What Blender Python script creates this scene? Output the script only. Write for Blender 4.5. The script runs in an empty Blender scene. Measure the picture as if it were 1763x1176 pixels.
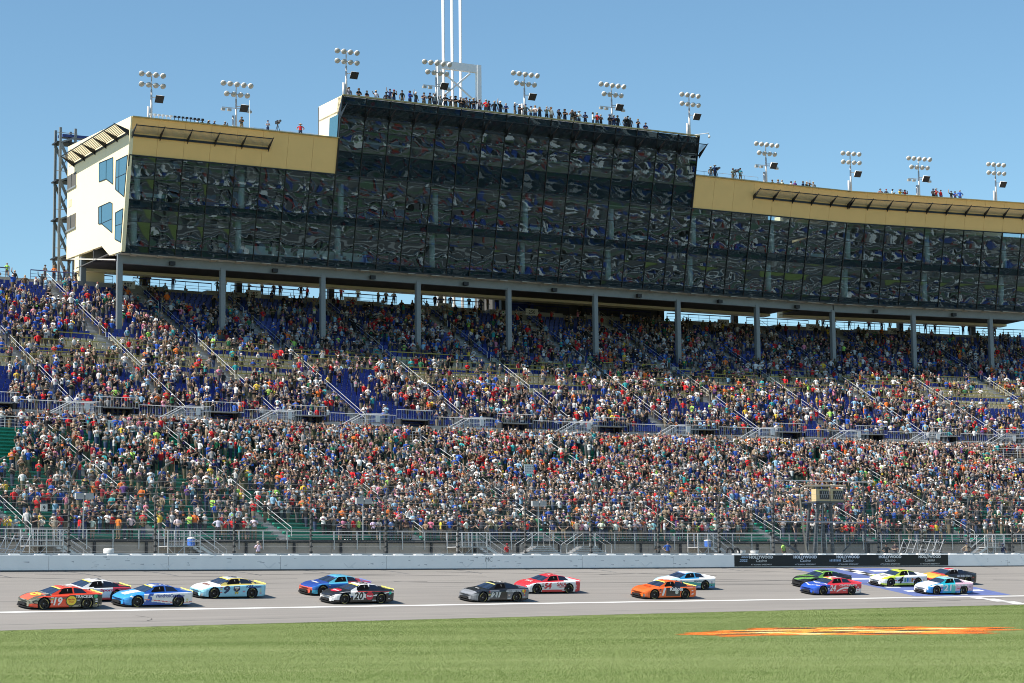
import bpy, math, random
import numpy as np
from mathutils import Matrix, Vector
random.seed(11)
RNG = np.random.default_rng(11)
scene = bpy.context.scene
COL = scene.collection
R = math.radians

# ------------------------------------------------------------------ camera
ROLL, HORIZON = 0.0105, 1010.0
FPX, IW, IH = 3600.0, 1763.0, 1176.0
TILT = math.atan((HORIZON - IH / 2) / FPX)
ZC = 2.2
cam = bpy.data.cameras.new('camera')
cam.sensor_width = 36.0
cam.lens = 36.0 * FPX / IW
cam.clip_start, cam.clip_end = 0.5, 6000.0
cam_ob = bpy.data.objects.new('camera', cam)
COL.objects.link(cam_ob)
cam_ob.matrix_world = (Matrix.Translation((0, 0, ZC)) @ Matrix.Rotation(R(90) + TILT, 4, 'X')
                       @ Matrix.Rotation(-ROLL, 4, 'Z'))
scene.camera = cam_ob

# ------------------------------------------------------------------ sky and sun
SUN_EL = R(50.0)
SUN_AZ_DIR = R(180.0 + 29.0)          # direction towards the sun, counter-clockwise from +X
sun_vec = Vector((math.cos(SUN_EL) * math.cos(SUN_AZ_DIR), math.cos(SUN_EL) * math.sin(SUN_AZ_DIR), math.sin(SUN_EL)))
world = bpy.data.worlds.new('World')
scene.world = world
world.use_nodes = True
wn = world.node_tree.nodes
sky = wn.new('ShaderNodeTexSky')
sky.sky_type = 'NISHITA'
sky.sun_disc = False
sky.sun_elevation = SUN_EL
sky.sun_rotation = math.atan2(sun_vec.x, sun_vec.y)
sky.air_density, sky.dust_density, sky.ozone_density = 1.0, 0.1, 2.4
wn['Background'].inputs['Strength'].default_value = 0.089
tint = wn.new('ShaderNodeVectorMath'); tint.operation = 'MULTIPLY'; tint.inputs[1].default_value = (0.82, 1.0, 1.0)   # clear autumn air: a little less red than the model gives
world.node_tree.links.new(sky.outputs['Color'], tint.inputs[0])
world.node_tree.links.new(tint.outputs['Vector'], wn['Background'].inputs['Color'])
sun = bpy.data.lights.new('sun', 'SUN')
sun.energy = 4.9
sun.angle = R(0.53)
sun.color = (1.0, 0.935, 0.835)
sun_ob = bpy.data.objects.new('sun', sun)
sun_ob.rotation_euler = sun_vec.to_track_quat('Z', 'Y').to_euler()
COL.objects.link(sun_ob)
vs = scene.view_settings
vs.view_transform, vs.look, vs.exposure, vs.gamma, vs.use_curve_mapping = 'Standard', 'None', 0.72, 1.0, False
scene.cycles.filter_width = 1.0
scene.cycles.max_bounces = 6
scene.cycles.transparent_max_bounces = 12

# ------------------------------------------------------------------ materials
MATS = {}
def mat(name, col, rough=0.6, metal=0.0, var=0.12, scale=3.0, bump=0.0, spec=0.4, coat=0.0):
    if name in MATS: return MATS[name]
    m = bpy.data.materials.new(name); m.use_nodes = True; MATS[name] = m
    nt = m.node_tree; b = nt.nodes['Principled BSDF']
    b.inputs['Roughness'].default_value = rough; b.inputs['Metallic'].default_value = metal
    b.inputs['Specular IOR Level'].default_value = spec; b.inputs['Coat Weight'].default_value = coat
    tc = nt.nodes.new('ShaderNodeTexCoord'); no = nt.nodes.new('ShaderNodeTexNoise')
    no.inputs['Scale'].default_value = scale; no.inputs['Detail'].default_value = 5
    nt.links.new(tc.outputs['Object'], no.inputs['Vector'])
    mx = nt.nodes.new('ShaderNodeMix'); mx.data_type = 'RGBA'
    mx.inputs['A'].default_value = tuple(min(1, c * (1 - var)) for c in col) + (1,)
    mx.inputs['B'].default_value = tuple(min(1, c * (1 + var)) for c in col) + (1,)
    nt.links.new(no.outputs['Fac'], mx.inputs['Factor'])
    nt.links.new(mx.outputs['Result'], b.inputs['Base Color'])
    if bump:
        bp = nt.nodes.new('ShaderNodeBump'); bp.inputs['Strength'].default_value = bump
        bp.inputs['Distance'].default_value = 0.02
        nt.links.new(no.outputs['Fac'], bp.inputs['Height']); nt.links.new(bp.outputs['Normal'], b.inputs['Normal'])
    return m
def vcol_mat(name, rough=0.7, coat=0.0, spec=0.4, var=0.0, scale=20.0):
    m = bpy.data.materials.new(name); m.use_nodes = True; MATS[name] = m
    nt = m.node_tree; b = nt.nodes['Principled BSDF']
    a = nt.nodes.new('ShaderNodeAttribute'); a.attribute_name = 'Col'
    b.inputs['Roughness'].default_value = rough; b.inputs['Coat Weight'].default_value = coat
    b.inputs['Specular IOR Level'].default_value = spec
    if var:
        tc = nt.nodes.new('ShaderNodeTexCoord'); no = nt.nodes.new('ShaderNodeTexNoise'); no.inputs['Scale'].default_value = scale
        nt.links.new(tc.outputs['Object'], no.inputs['Vector'])
        mr = nt.nodes.new('ShaderNodeMapRange'); mr.inputs['To Min'].default_value = 1 - var; mr.inputs['To Max'].default_value = 1 + var
        nt.links.new(no.outputs['Fac'], mr.inputs['Value'])
        mx = nt.nodes.new('ShaderNodeVectorMath'); mx.operation = 'SCALE'
        nt.links.new(a.outputs['Color'], mx.inputs[0]); nt.links.new(mr.outputs['Result'], mx.inputs['Scale'])
        nt.links.new(mx.outputs['Vector'], b.inputs['Base Color'])
    else:
        nt.links.new(a.outputs['Color'], b.inputs['Base Color'])
    return m
def glass_mat(name, tint, base=0.12, bumpd=0.5):
    """dark coated facade glass: every pane is slightly pillowed and wavy, as insulated units are"""
    m = bpy.data.materials.new(name); m.use_nodes = True; MATS[name] = m
    nt = m.node_tree; N = nt.nodes; L = nt.links
    for n in list(N): N.remove(n)
    out = N.new('ShaderNodeOutputMaterial'); tr = N.new('ShaderNodeBsdfTransparent'); gl = N.new('ShaderNodeBsdfGlossy')
    gl.inputs['Roughness'].default_value = 0.012; gl.inputs['Color'].default_value = (0.58, 0.76, 0.82, 1)
    tr.inputs['Color'].default_value = tint + (1,)
    fr = N.new('ShaderNodeFresnel'); fr.inputs['IOR'].default_value = 1.55
    ad = N.new('ShaderNodeMath'); ad.operation = 'ADD'; ad.inputs[1].default_value = base; ad.use_clamp = True
    L.new(fr.outputs[0], ad.inputs[0])
    mx = N.new('ShaderNodeMixShader'); L.new(ad.outputs[0], mx.inputs[0]); L.new(tr.outputs[0], mx.inputs[1]); L.new(gl.outputs[0], mx.inputs[2])
    L.new(mx.outputs[0], out.inputs['Surface'])
    tc = N.new('ShaderNodeTexCoord')
    ln = N.new('ShaderNodeVectorMath'); ln.operation = 'DOT_PRODUCT'
    L.new(tc.outputs['Object'], ln.inputs[0]); L.new(tc.outputs['Object'], ln.inputs[1])
    oi = N.new('ShaderNodeObjectInfo')
    no = N.new('ShaderNodeTexNoise'); no.noise_dimensions = '4D'; no.inputs['Scale'].default_value = 0.42; no.inputs['Detail'].default_value = 0.6
    L.new(tc.outputs['Object'], no.inputs['Vector'])
    ml = N.new('ShaderNodeMath'); ml.operation = 'MULTIPLY'; ml.inputs[1].default_value = 60.0
    L.new(oi.outputs['Random'], ml.inputs[0]); L.new(ml.outputs[0], no.inputs['W'])
    m1 = N.new('ShaderNodeMath'); m1.operation = 'MULTIPLY'; m1.inputs[1].default_value = 0.020
    L.new(ln.outputs['Value'], m1.inputs[0])
    m2 = N.new('ShaderNodeMath'); m2.operation = 'MULTIPLY_ADD'; m2.inputs[1].default_value = 0.075
    L.new(no.outputs['Fac'], m2.inputs[0]); L.new(m1.outputs[0], m2.inputs[2])
    bp = N.new('ShaderNodeBump'); bp.inputs['Strength'].default_value = 1.0; bp.inputs['Distance'].default_value = bumpd
    L.new(m2.outputs[0], bp.inputs['Height']); L.new(bp.outputs['Normal'], gl.inputs['Normal'])
    return m

# ------------------------------------------------------------------ track coordinates
# s runs along the outer wall (to the right in view), n is the distance outwards from the foot of the wall
TH0, KAP, Y0 = R(33.0), 0.002, 168.0
def th(s): return TH0 - KAP * s
def P(s, n, z):
    t = th(s)
    return Vector(((math.sin(TH0) - math.sin(t)) / KAP - math.sin(t) * n,
                   Y0 + (math.cos(t) - math.cos(TH0)) / KAP + math.cos(t) * n, z))
def TS(s): t = th(s); return Vector((math.cos(t), math.sin(t), 0))      # along
def NS(s): t = th(s); return Vector((-math.sin(t), math.cos(t), 0))     # outwards
UP = Vector((0, 0, 1))
Z_WALL, Z_WHITE = 3.57, 1.0
def grass_edge_z(s): return 0.06 + max(-0.05, min(0.42, (s + 53) * 0.0038))
def track_z(n, s=0.0):
    if n > -17: return Z_WHITE + (n + 17) / 17 * (Z_WALL - Z_WHITE)
    g = grass_edge_z(s); return Z_WHITE + (n + 17) / 6.5 * (Z_WHITE - g)
BANK = math.atan((Z_WALL - Z_WHITE) / 17)

# ------------------------------------------------------------------ mesh helpers
class MB:
    def __init__(s): s.v = []; s.f = []; s.c = []
    def add(s, vs, fs, col=None):
        o = len(s.v); s.v.extend([tuple(p) for p in vs]); s.f.extend([tuple(i + o for i in f) for f in fs])
        s.c.extend([col] * len(fs)); return s
    def boxf(s, o, ax, ay, az, col=None):
        """box centred at o with half axes ax, ay, az"""
        o = Vector(o); vs = [o + sx * ax + sy * ay + sz * az for sz in (-1, 1) for sy in (-1, 1) for sx in (-1, 1)]
        return s.add(vs, [(0, 2, 3, 1), (4, 5, 7, 6), (0, 1, 5, 4), (2, 6, 7, 3), (0, 4, 6, 2), (1, 3, 7, 5)], col)
    def box(s, a, b, col=None):
        a = Vector(a); b = Vector(b); c = (a + b) / 2; d = (b - a) / 2
        return s.boxf(c, Vector((d.x, 0, 0)), Vector((0, d.y, 0)), Vector((0, 0, d.z)), col)
    def beam(s, p, q, w, h, up=UP, col=None):
        p = Vector(p); q = Vector(q); d = (q - p)
        if d.length < 1e-6: return s
        u = d.normalized(); side = u.cross(up)
        if side.length < 1e-4: side = u.cross(Vector((1, 0, 0)))
        side.normalize(); t = side.cross(u)
        return s.boxf((p + q) / 2, d / 2, side * w / 2, t * h / 2, col)
    def tube(s, pts, r, n=6, col=None, caps=True, r2=None):
        pts = [Vector(p) for p in pts]; rings = []; k = len(pts)
        for i, p in enumerate(pts):
            d = (pts[min(i + 1, k - 1)] - pts[max(i - 1, 0)]).normalized()
            a = d.cross(Vector((0, 0, 1)) if abs(d.z) < 0.9 else Vector((1, 0, 0))).normalized(); b = d.cross(a)
            rr = r if r2 is None else r + (r2 - r) * i / (k - 1)
            rings.append([p + (a * math.cos(2 * math.pi * j / n) + b * math.sin(2 * math.pi * j / n)) * rr for j in range(n)])
        fs = [(i * n + j, i * n + (j + 1) % n, (i + 1) * n + (j + 1) % n, (i + 1) * n + j) for i in range(k - 1) for j in range(n)]
        if caps: fs += [tuple(range(n - 1, -1, -1)), tuple((k - 1) * n + j for j in range(n))]
        return s.add([p for rg in rings for p in rg], fs, col)
    def lathe(s, prof, org, ax, n=12, col=None):
        """prof: (radius, height) pairs, turned about axis ax at org"""
        ax = Vector(ax).normalized(); a = ax.cross(UP if abs(ax.z) < 0.9 else Vector((1, 0, 0))).normalized(); b = ax.cross(a); org = Vector(org)
        vs = [org + ax * h + (a * math.cos(2 * math.pi * j / n) + b * math.sin(2 * math.pi * j / n)) * r for r, h in prof for j in range(n)]
        fs = [(i * n + j, i * n + (j + 1) % n, (i + 1) * n + (j + 1) % n, (i + 1) * n + j) for i in range(len(prof) - 1) for j in range(n)]
        return s.add(vs, fs, col)
    def prism(s, poly, off, col=None):
        """polygon (3-D points) extruded by vector off"""
        k = len(poly); off = Vector(off); a = [Vector(p) for p in poly]; b = [p + off for p in a]
        return s.add(a + b, [tuple(range(k - 1, -1, -1)), tuple(range(k, 2 * k))] + [(i, (i + 1) % k, k + (i + 1) % k, k + i) for i in range(k)], col)
    def strip(s, prof, ss, col=None, closed=True):
        """sweep a closed profile of (n, z) along the arc at stations ss"""
        k = len(prof)
        vs = [P(q, n, z) for q in ss for n, z in prof]
        m = k if closed else k - 1
        fs = [(i * k + j, (i + 1) * k + j, (i + 1) * k + (j + 1) % k, i * k + (j + 1) % k) for i in range(len(ss) - 1) for j in range(m)]
        if closed: fs += [tuple(range(k)), tuple((len(ss) - 1) * k + j for j in range(k - 1, -1, -1))]
        return s.add(vs, fs, col)
    def sbox(s, s0, s1, n0, n1, z0, z1, col=None, step=3.0):
        return s.strip([(n0, z0), (n1, z0), (n1, z1), (n0, z1)], rng(s0, s1, step), col)
def rng(a, b, step):
    k = max(1, int(math.ceil(abs(b - a) / step))); return [a + (b - a) * i / k for i in range(k + 1)]
def set_cols(me, face_cols):
    at = me.color_attributes.new('Col', 'FLOAT_COLOR', 'CORNER')
    fc = np.array([(c[0], c[1], c[2], 1.0) for c in face_cols], dtype=np.float32)
    lt = np.empty(len(me.polygons), dtype=np.int32); me.polygons.foreach_get('loop_total', lt)
    at.data.foreach_set('color', np.repeat(fc, lt, axis=0).ravel())
USED = {}
def obj(name, mb, m, parent=None, loc=None, smooth=False):
    """link a mesh builder's shapes as one mesh object; loc moves the origin there"""
    me = bpy.data.meshes.new(name)
    vs = mb.v if loc is None else [(p[0] - loc[0], p[1] - loc[1], p[2] - loc[2]) for p in mb.v]
    me.from_pydata(vs, [], mb.f); me.materials.append(m)
    if mb.c and mb.c[0] is not None: set_cols(me, mb.c)
    if smooth: me.polygons.foreach_set('use_smooth', [True] * len(me.polygons))
    me.update()
    return mobj(name, me, parent, loc)
def mobj(name, me, parent=None, loc=None):
    o = bpy.data.objects.new(name, me); COL.objects.link(o)
    if loc is not None: o.location = loc
    if parent is not None:
        o.parent = parent; o.matrix_parent_inverse = parent_inv(parent)
    return o
def parent_inv(p):
    mtx = p.matrix_basis.copy(); q = p
    while q.parent is not None:
        mtx = q.parent.matrix_basis @ q.matrix_parent_inverse @ mtx if False else q.parent.matrix_basis @ (q.matrix_parent_inverse @ mtx); q = q.parent
    return mtx.inverted()
def tag(o, label=None, cat=None, group=None, kind=None):
    if label: o['label'] = label
    if cat: o['category'] = cat
    if group: o['group'] = group
    if kind: o['kind'] = kind
    return o
def empty(name, loc, label=None, cat=None, group=None):
    o = bpy.data.objects.new(name, None); COL.objects.link(o); o.location = loc; o.empty_display_size = 0.3
    return tag(o, label, cat, group)
def child_local(name, me, parent, loc=(0, 0, 0)):
    """child whose mesh is written in its parent's own coordinates"""
    o = bpy.data.objects.new(name, me); COL.objects.link(o); o.parent = parent; o.location = loc; return o
def mesh_from(name, mb, m, smooth=False):
    me = bpy.data.meshes.new(name); me.from_pydata(mb.v, [], mb.f)
    for q in (m if isinstance(m, (list, tuple)) else [m]): me.materials.append(q)
    if mb.c and mb.c[0] is not None: set_cols(me, mb.c)
    if smooth: me.polygons.foreach_set('use_smooth', [True] * len(me.polygons))
    me.update(); return me
ORD = ['first', 'second', 'third', 'fourth', 'fifth', 'sixth', 'seventh', 'eighth', 'ninth', 'tenth', 'eleventh', 'twelfth', 'thirteenth', 'fourteenth', 'fifteenth']
def nth(i):
    if i < 15: return ORD[i]
    k = i + 1; return '%d%s' % (k, 'th' if 10 <= k % 100 <= 20 else {1: 'st', 2: 'nd', 3: 'rd'}.get(k % 10, 'th'))

# ------------------------------------------------------------------ text shapes (made first, while the scene is empty)
TEXTS = {}
def make_text(key, body, shear=0.0, bold=0.0, sx=1.0):
    cu = bpy.data.curves.new('txt', 'FONT'); cu.body = body; cu.size = 1.0; cu.shear = shear; cu.offset = bold * 1.6
    cu.align_x, cu.align_y = 'CENTER', 'CENTER'; cu.resolution_u = 2
    o = bpy.data.objects.new('txt', cu); COL.objects.link(o); bpy.context.view_layer.update()
    dg = bpy.context.evaluated_depsgraph_get(); me = bpy.data.meshes.new_from_object(o.evaluated_get(dg))
    v = np.array([q.co[:2] for q in me.vertices]); f = [tuple(p.vertices) for p in me.polygons]
    lo, hi = v.min(0), v.max(0); v = (v - (lo + hi) / 2); v[:, 0] *= sx
    TEXTS[key] = (v, f, (hi - lo)[0] * sx, (hi - lo)[1])
    COL.objects.unlink(o); bpy.data.objects.remove(o); bpy.data.meshes.remove(me)
def put_text(mb, key, org, ux, uy, height, col=None, width=None):
    if key == 'strokes':      # lettering too small to read in the photograph: a row of uneven strokes
        w = width or height * 4; k = max(4, int(w / (height * .75))); V = []; F_ = []; rr = random.Random(str(org) + str(w))
        for i in range(k):
            a = -w / 2 + w * i / k; b = a + w / k * rr.uniform(.45, .8); lo, hi = -height / 2, height * rr.uniform(.28, .5); o = len(V)
            V += [Vector(org) + Vector(ux) * x + Vector(uy) * y for x, y in ((a, lo), (b, lo), (b, hi), (a, hi))]; F_.append((o, o + 1, o + 2, o + 3))
        return mb.add(V, F_, col)
    v, f, w, h = TEXTS[key]; k = height / h; kx = k if width is None else width / w
    return mb.add([Vector(org) + Vector(ux) * (float(a) * kx) + Vector(uy) * (float(b) * k) for a, b in v], f, col)
for key, body, sh, bo in [('19', '19', .18, .02), ('5', '5', .3, .03), ('9', '9', .15, .03), ('20', '20', .15, .02), ('21b', '21', .2, .02), ('54', '54', .15, .03),
        ('1', '1', .25, .03), ('24', '24', .2, .02), ('4', '4', .3, .02), ('21', '21', .05, .02), ('7', '7', .2, .03),
        ('tracker', 'TRACKER', 0, .02), ('hendrick', 'HendrickCars.com', .25, .01), ('kbb', 'KBB.com', 0, .02), ('saia', 'SAIA', 0, .01), ('kubota', 'Kubota', .1, .03),
        ('cinc', 'CINCINNATI', 0, .02), ('spire', 'Sports', 0, .02), ('rheem', 'Rheem', 0, .02),
        ('bass', 'Bass Pro', .1, .02), ('shops', 'Shops', .1, .02),
        ('holly', 'HOLLYWOOD', 0, .03), ('casino', 'Casino', .35, 0), ('atkan', 'AT KANSAS SPEEDWAY', .1, .005), ('mc', 'MC', .1, 0), ('2022', '2022', .2, .02),
        ('207', '207', 0, .01), ('205', '205', 0, .01), ('203', '203', 0, .01), ('201', '201', 0, .01), ('250', '250', 0, .01), ('252', '252', 0, .01), ('254', '254', 0, .01), ('256', '256', 0, .01), ('258', '258', 0, .01),
        ('111', '111', 0, .01), ('109', '109', 0, .01), ('107', '107', 0, .01), ('n9', '9', 0, .02)]:
    make_text(key, body, sh, bo)
# ------------------------------------------------------------------ people: figures grown once per pose, then coloured one by one
# figure faces -Y, feet at z = 0, 1.75 m tall; regions: 0 skin, 1 shirt, 2 trousers, 3 shoes, 4 hair, 5 eyes
POSES = {
    'clapping':            dict(L=[(.25, -.06, 1.16), (.06, -.30, 1.26), (.02, -.36, 1.31)], Rr=[(-.25, -.06, 1.16), (-.06, -.30, 1.26), (-.02, -.34, 1.33)]),
    'standing':   dict(L=[(.27, .02, 1.13), (.28, -.05, .88), (.27, -.08, .78)], Rr=[(-.27, .02, 1.13), (-.28, -.05, .88), (-.27, -.08, .78)]),
    'arm raised':     dict(L=[(.27, .02, 1.13), (.26, -.12, .92), (.24, -.17, .84)], Rr=[(-.34, -.06, 1.60), (-.36, -.14, 1.86), (-.36, -.18, 1.95)]),
    'filming':  dict(L=[(.27, -.12, 1.22), (.10, -.33, 1.50), (.05, -.37, 1.58)], Rr=[(-.27, -.12, 1.22), (-.10, -.33, 1.50), (-.04, -.37, 1.57)]),
    'arms folded':    dict(L=[(.28, -.03, 1.15), (.02, -.22, 1.17), (-.08, -.21, 1.19)], Rr=[(-.28, -.03, 1.15), (-.02, -.24, 1.13), (.08, -.24, 1.16)]),
    'hands on hips':  dict(L=[(.38, .05, 1.18), (.22, -.05, 1.00), (.17, -.09, .98)], Rr=[(-.38, .05, 1.18), (-.22, -.05, 1.00), (-.17, -.09, .98)]),
    'pointing': dict(L=[(.27, .02, 1.13), (.27, -.08, .90), (.26, -.12, .80)], Rr=[(-.30, -.20, 1.42), (-.40, -.42, 1.50), (-.44, -.50, 1.53)]),
}
def grow_person(arms, levels):
    J = []; E_ = []; reg = []
    def v(p, rx, ry=None): J.append((p, rx, ry or rx)); return len(J) - 1
    def e(a, b, r): E_.append((a, b)); reg.append(r)
    pel = v((0, 0, .95), .165, .12); wai = v((0, .0, 1.10), .15, .105); che = v((0, .0, 1.30), .175, .115); nb = v((0, .01, 1.43), .11, .08)
    nk = v((0, 0, 1.52), .058); hb = v((0, -.02, 1.59), .082); hm = v((0, -.02, 1.67), .098); ht = v((0, -.01, 1.74), .07)
    for a, b, r in ((pel, wai, 1), (wai, che, 1), (che, nb, 1), (nb, nk, 0), (nk, hb, 0), (hb, hm, 0), (hm, ht, 0)): e(a, b, r)
    for sgn, arm in ((1, arms['L']), (-1, arms['Rr'])):
        sh = v((sgn * .19, .01, 1.41), .07); e(nb, sh, 1)
        el = v(arm[0], .052); mid = v(tuple((Vector((sgn * .19, .01, 1.41)) * .45 + Vector(arm[0]) * .55)), .062); e(sh, mid, 1); e(mid, el, 6)
        wr = v(arm[1], .034); e(el, wr, 0); hd = v(arm[2], .042); e(wr, hd, 0)
        hp = v((sgn * .10, 0, .86), .10); e(pel, hp, 2); kn = v((sgn * .11, -.01, .49), .072); e(hp, kn, 2)
        an = v((sgn * .115, .02, .09), .048); e(kn, an, 7); to = v((sgn * .13, -.14, .045), .045); e(an, to, 3)
    me = bpy.data.meshes.new('p'); me.from_pydata([j[0] for j in J], E_, []); o = bpy.data.objects.new('p', me); COL.objects.link(o)
    o.modifiers.new('skin', 'SKIN')
    sv = me.skin_vertices[0].data if me.skin_vertices else None
    if sv is None:
        bpy.context.view_layer.objects.active = o; bpy.ops.mesh.customdata_skin_add(); sv = me.skin_vertices[0].data
    for i, (p, rx, ry) in enumerate(J): sv[i].radius = (rx, ry)
    sv[0].use_root = True
    o.modifiers['skin'].use_smooth_shade = True
    if levels:
        sb = o.modifiers.new('sub', 'SUBSURF'); sb.levels = levels; sb.render_levels = levels
    bpy.context.view_layer.update()
    m2 = bpy.data.meshes.new_from_object(o.evaluated_get(bpy.context.evaluated_depsgraph_get()))
    V = np.array([q.co[:] for q in m2.vertices]); Fc = [tuple(p.vertices) for p in m2.polygons]
    A = np.array([J[a][0] for a, b in E_]); B = np.array([J[b][0] for a, b in E_]); Rr = np.array([(J[a][1] + J[b][1]) / 2 for a, b in E_])
    regs = []
    for f in Fc:
        c = V[list(f)].mean(0); ab = B - A; t = np.clip(((c - A) * ab).sum(1) / (ab ** 2).sum(1), 0, 1)
        d = np.linalg.norm(A + ab * t[:, None] - c, axis=1) / Rr
        g = reg[int(d.argmin())]
        if g == 1 and c[2] < 1.0: g = 2
        if g == 0 and c[2] > 1.5 and abs(c[0]) < .13:
            if c[2] > 1.72 or (c[1] > .02 and c[2] > 1.6): g = 4
            elif c[1] < -.07 and 1.66 < c[2] < 1.70: g = 5
        regs.append(g)
    COL.objects.unlink(o); bpy.data.objects.remove(o); bpy.data.meshes.remove(me); bpy.data.meshes.remove(m2)
    return V.astype(np.float32), Fc, np.array(regs)
FIG = {k: grow_person(a, 1) for k, a in POSES.items()}
SKINS = [(.33, .205, .15), (.38, .25, .19), (.27, .165, .12), (.16, .095, .068), (.42, .30, .235), (.08, .048, .034)]
HAIRS = [(.03, .02, .015), (.08, .045, .025), (.20, .13, .06), (.30, .27, .24), (.02, .02, .02)]
PANTS = [('blue jeans', (.04, .06, .125)), ('black trousers', (.015, .015, .018)), ('khaki shorts', (.17, .14, .095)), ('grey shorts', (.085, .085, .09)), ('dark jeans', (.03, .04, .07)), ('tan trousers', (.13, .10, .065))]
SHIRTS = [('black', (.013, .013, .015), 27), ('charcoal', (.05, .05, .055), 12), ('grey', (.20, .20, .21), 15), ('white', (.60, .60, .60), 19), ('navy', (.012, .022, .09), 8), ('blue', (.025, .085, .38), 9),
          ('light blue', (.22, .38, .52), 5), ('red', (.52, .02, .025), 9), ('dark red', (.22, .02, .03), 3), ('orange', (.62, .15, .03), 2.8), ('teal', (.03, .28, .30), 1.6), ('green', (.03, .15, .07), 1.4), ('lime green', (.35, .62, .12), .8),
          ('yellow', (.60, .42, .05), 1.3), ('pink', (.62, .22, .32), 1.2), ('olive', (.07, .07, .04), 5), ('tan', (.26, .20, .135), 4), ('purple', (.11, .05, .2), 1), ('brown', (.10, .06, .035), 3)]
SHW = np.array([q[2] for q in SHIRTS], float); SHW /= SHW.sum()
CAPS = [('white', (.75, .75, .74)), ('black', (.015, .015, .016)), ('navy', (.02, .03, .10)), ('dark red', (.22, .02, .03)), ('grey', (.25, .25, .26)), ('tan', (.42, .34, .23))]
vcol_mat('clothing_and_skin', rough=0.8, spec=0.2)
def cap_mesh(col, kind):
    mb = MB(); c = Vector((0, -.02, 1.675))
    prof = [(.113, 0), (.110, .045), (.09, .085), (.05, .108), (.0, .115)]
    if kind == 'hair':
        prof = [(.105, -.07), (.118, -.01), (.114, .045), (.093, .085), (.05, .105), (.0, .11)]; c = Vector((0, .012, 1.675))
    mb.lathe(prof, c, (0, 0, 1), 8, col)
    if kind == 'cap':
        mb.prism([(-.085, -.09, 1.683), (-.07, -.20, 1.672), (0, -.225, 1.668), (.07, -.20, 1.672), (.085, -.09, 1.683)], (0, 0, .012), col)
    if kind == 'hat':
        mb.lathe([(.20, .0), (.20, .012), (.10, .02)], c, (0, 0, 1), 10, col)
    return mb
def person(loc, yaw, label_fmt, cat='person', group=None, pose=None, shirt=None, cap=None, h=None):
    """one spectator: a continuous body mesh with a cap, hat or hair of its own as a child"""
    pose = pose or random.choices(list(POSES), weights=[30, 14, 12, 12, 16, 10, 6])[0]
    V, Fc, rg = FIG[pose]
    if shirt is None: shirt = int(RNG.choice(len(SHIRTS), p=SHW))
    elif isinstance(shirt, str): shirt = [q[0] for q in SHIRTS].index(shirt)
    sn, sc, _ = SHIRTS[shirt]; pn, pc = random.choice(PANTS); sk = random.choice(SKINS); hr = random.choice(HAIRS)
    j = lambda c: tuple(max(0, q * random.uniform(.82, 1.18)) for q in c)
    sc = j(sc); bare = 'shorts' in pn; longs = random.random() < .18
    pal = [sk, sc, pc, random.choice([(.5, .5, .5), (.05, .05, .05), (.3, .2, .12)]), hr, (.02, .02, .02), sc if longs else sk, sk if bare else pc]
    h = (h or random.uniform(1.58, 1.86)) / 1.75; wd = h * random.uniform(.94, 1.2)
    me = bpy.data.meshes.new('person'); vv = V * np.array([wd, wd, h], np.float32)
    me.from_pydata(vv.tolist(), [], Fc); me.materials.append(MATS['clothing_and_skin'])
    set_cols(me, [pal[g] for g in rg]); me.polygons.foreach_set('use_smooth', [True] * len(me.polygons))
    o = bpy.data.objects.new('person', me); COL.objects.link(o); o.location = loc; o.rotation_euler = (0, 0, yaw)
    kind = cap or random.choices(['cap', 'hair', 'hat'], weights=[58, 36, 6])[0]
    if kind == 'hair': cm = cap_mesh(hr, 'hair'); head = 'bare head'
    elif kind == 'hat': cn, cc = random.choice([CAPS[0], CAPS[5], CAPS[4]]); cm = cap_mesh(cc, 'hat'); head = '%s brimmed hat' % cn
    else: cn, cc = random.choice(CAPS); cm = cap_mesh(cc, 'cap'); head = '%s cap' % cn
    cm.v = [(p[0] * wd, p[1] * wd, p[2] * h) for p in cm.v]
    child_local('hair' if kind == 'hair' else ('brimmed_hat' if kind == 'hat' else 'cap'), mesh_from('headwear', cm, MATS['clothing_and_skin'], True), o)
    tag(o, label_fmt.format(shirt=sn, head=head, pose=pose, pants=pn), cat, group)
    return o
# low figures for the far crowd, one mesh for all of them
def low_fig(arms, seated=False):
    rings = [(.10, .075, .0), (.145, .09, .5), (.18, .125, .93), (.165, .115, 1.12), (.205, .13, 1.36), (.15, .10, 1.47), (.06, .06, 1.51), (.085, .095, 1.59), (.095, .105, 1.67), (.055, .06, 1.755)]
    rgs = [2, 2, 1, 1, 1, 0, 0, 0, 4]
    n = 6; V = []; Fc = []; G = []
    for rx, ry, z in rings:
        for j in range(n):
            a = 2 * math.pi * (j + .5) / n; V.append((rx * math.cos(a), ry * math.sin(a), z))
    for i in range(len(rings) - 1):
        for j in range(n): Fc.append((i * n + j, i * n + (j + 1) % n, (i + 1) * n + (j + 1) % n, (i + 1) * n + j)); G.append(rgs[i])
    Fc.append(tuple((len(rings) - 1) * n + j for j in range(n))); G.append(4)
    mb = MB()
    for sgn, arm in ((1, arms['L']), (-1, arms['Rr'])):
        pts = [(sgn * .17, .0, 1.41), arm[0], arm[2]]
        o = len(V); m2 = MB(); m2.tube(pts, .062, 4, None, True, .04)
        V += m2.v; Fc += [tuple(i + o for i in f) for f in m2.f]; G += [1] * 4 + [0] * 4 + [1, 0]
    # print on the chest
    o = len(V); V += [(-.085, -.128, 1.20), (.085, -.128, 1.20), (.085, -.132, 1.36), (-.085, -.132, 1.36)]; Fc.append((o, o + 1, o + 2, o + 3)); G.append(5)
    # peak of a cap
    o = len(V); V += [(-.07, -.08, 1.685), (.07, -.08, 1.685), (.06, -.19, 1.665), (-.06, -.19, 1.665)]; Fc.append((o, o + 1, o + 2, o + 3)); G.append(4)
    return np.array(V, np.float32), Fc, np.array(G)
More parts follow.
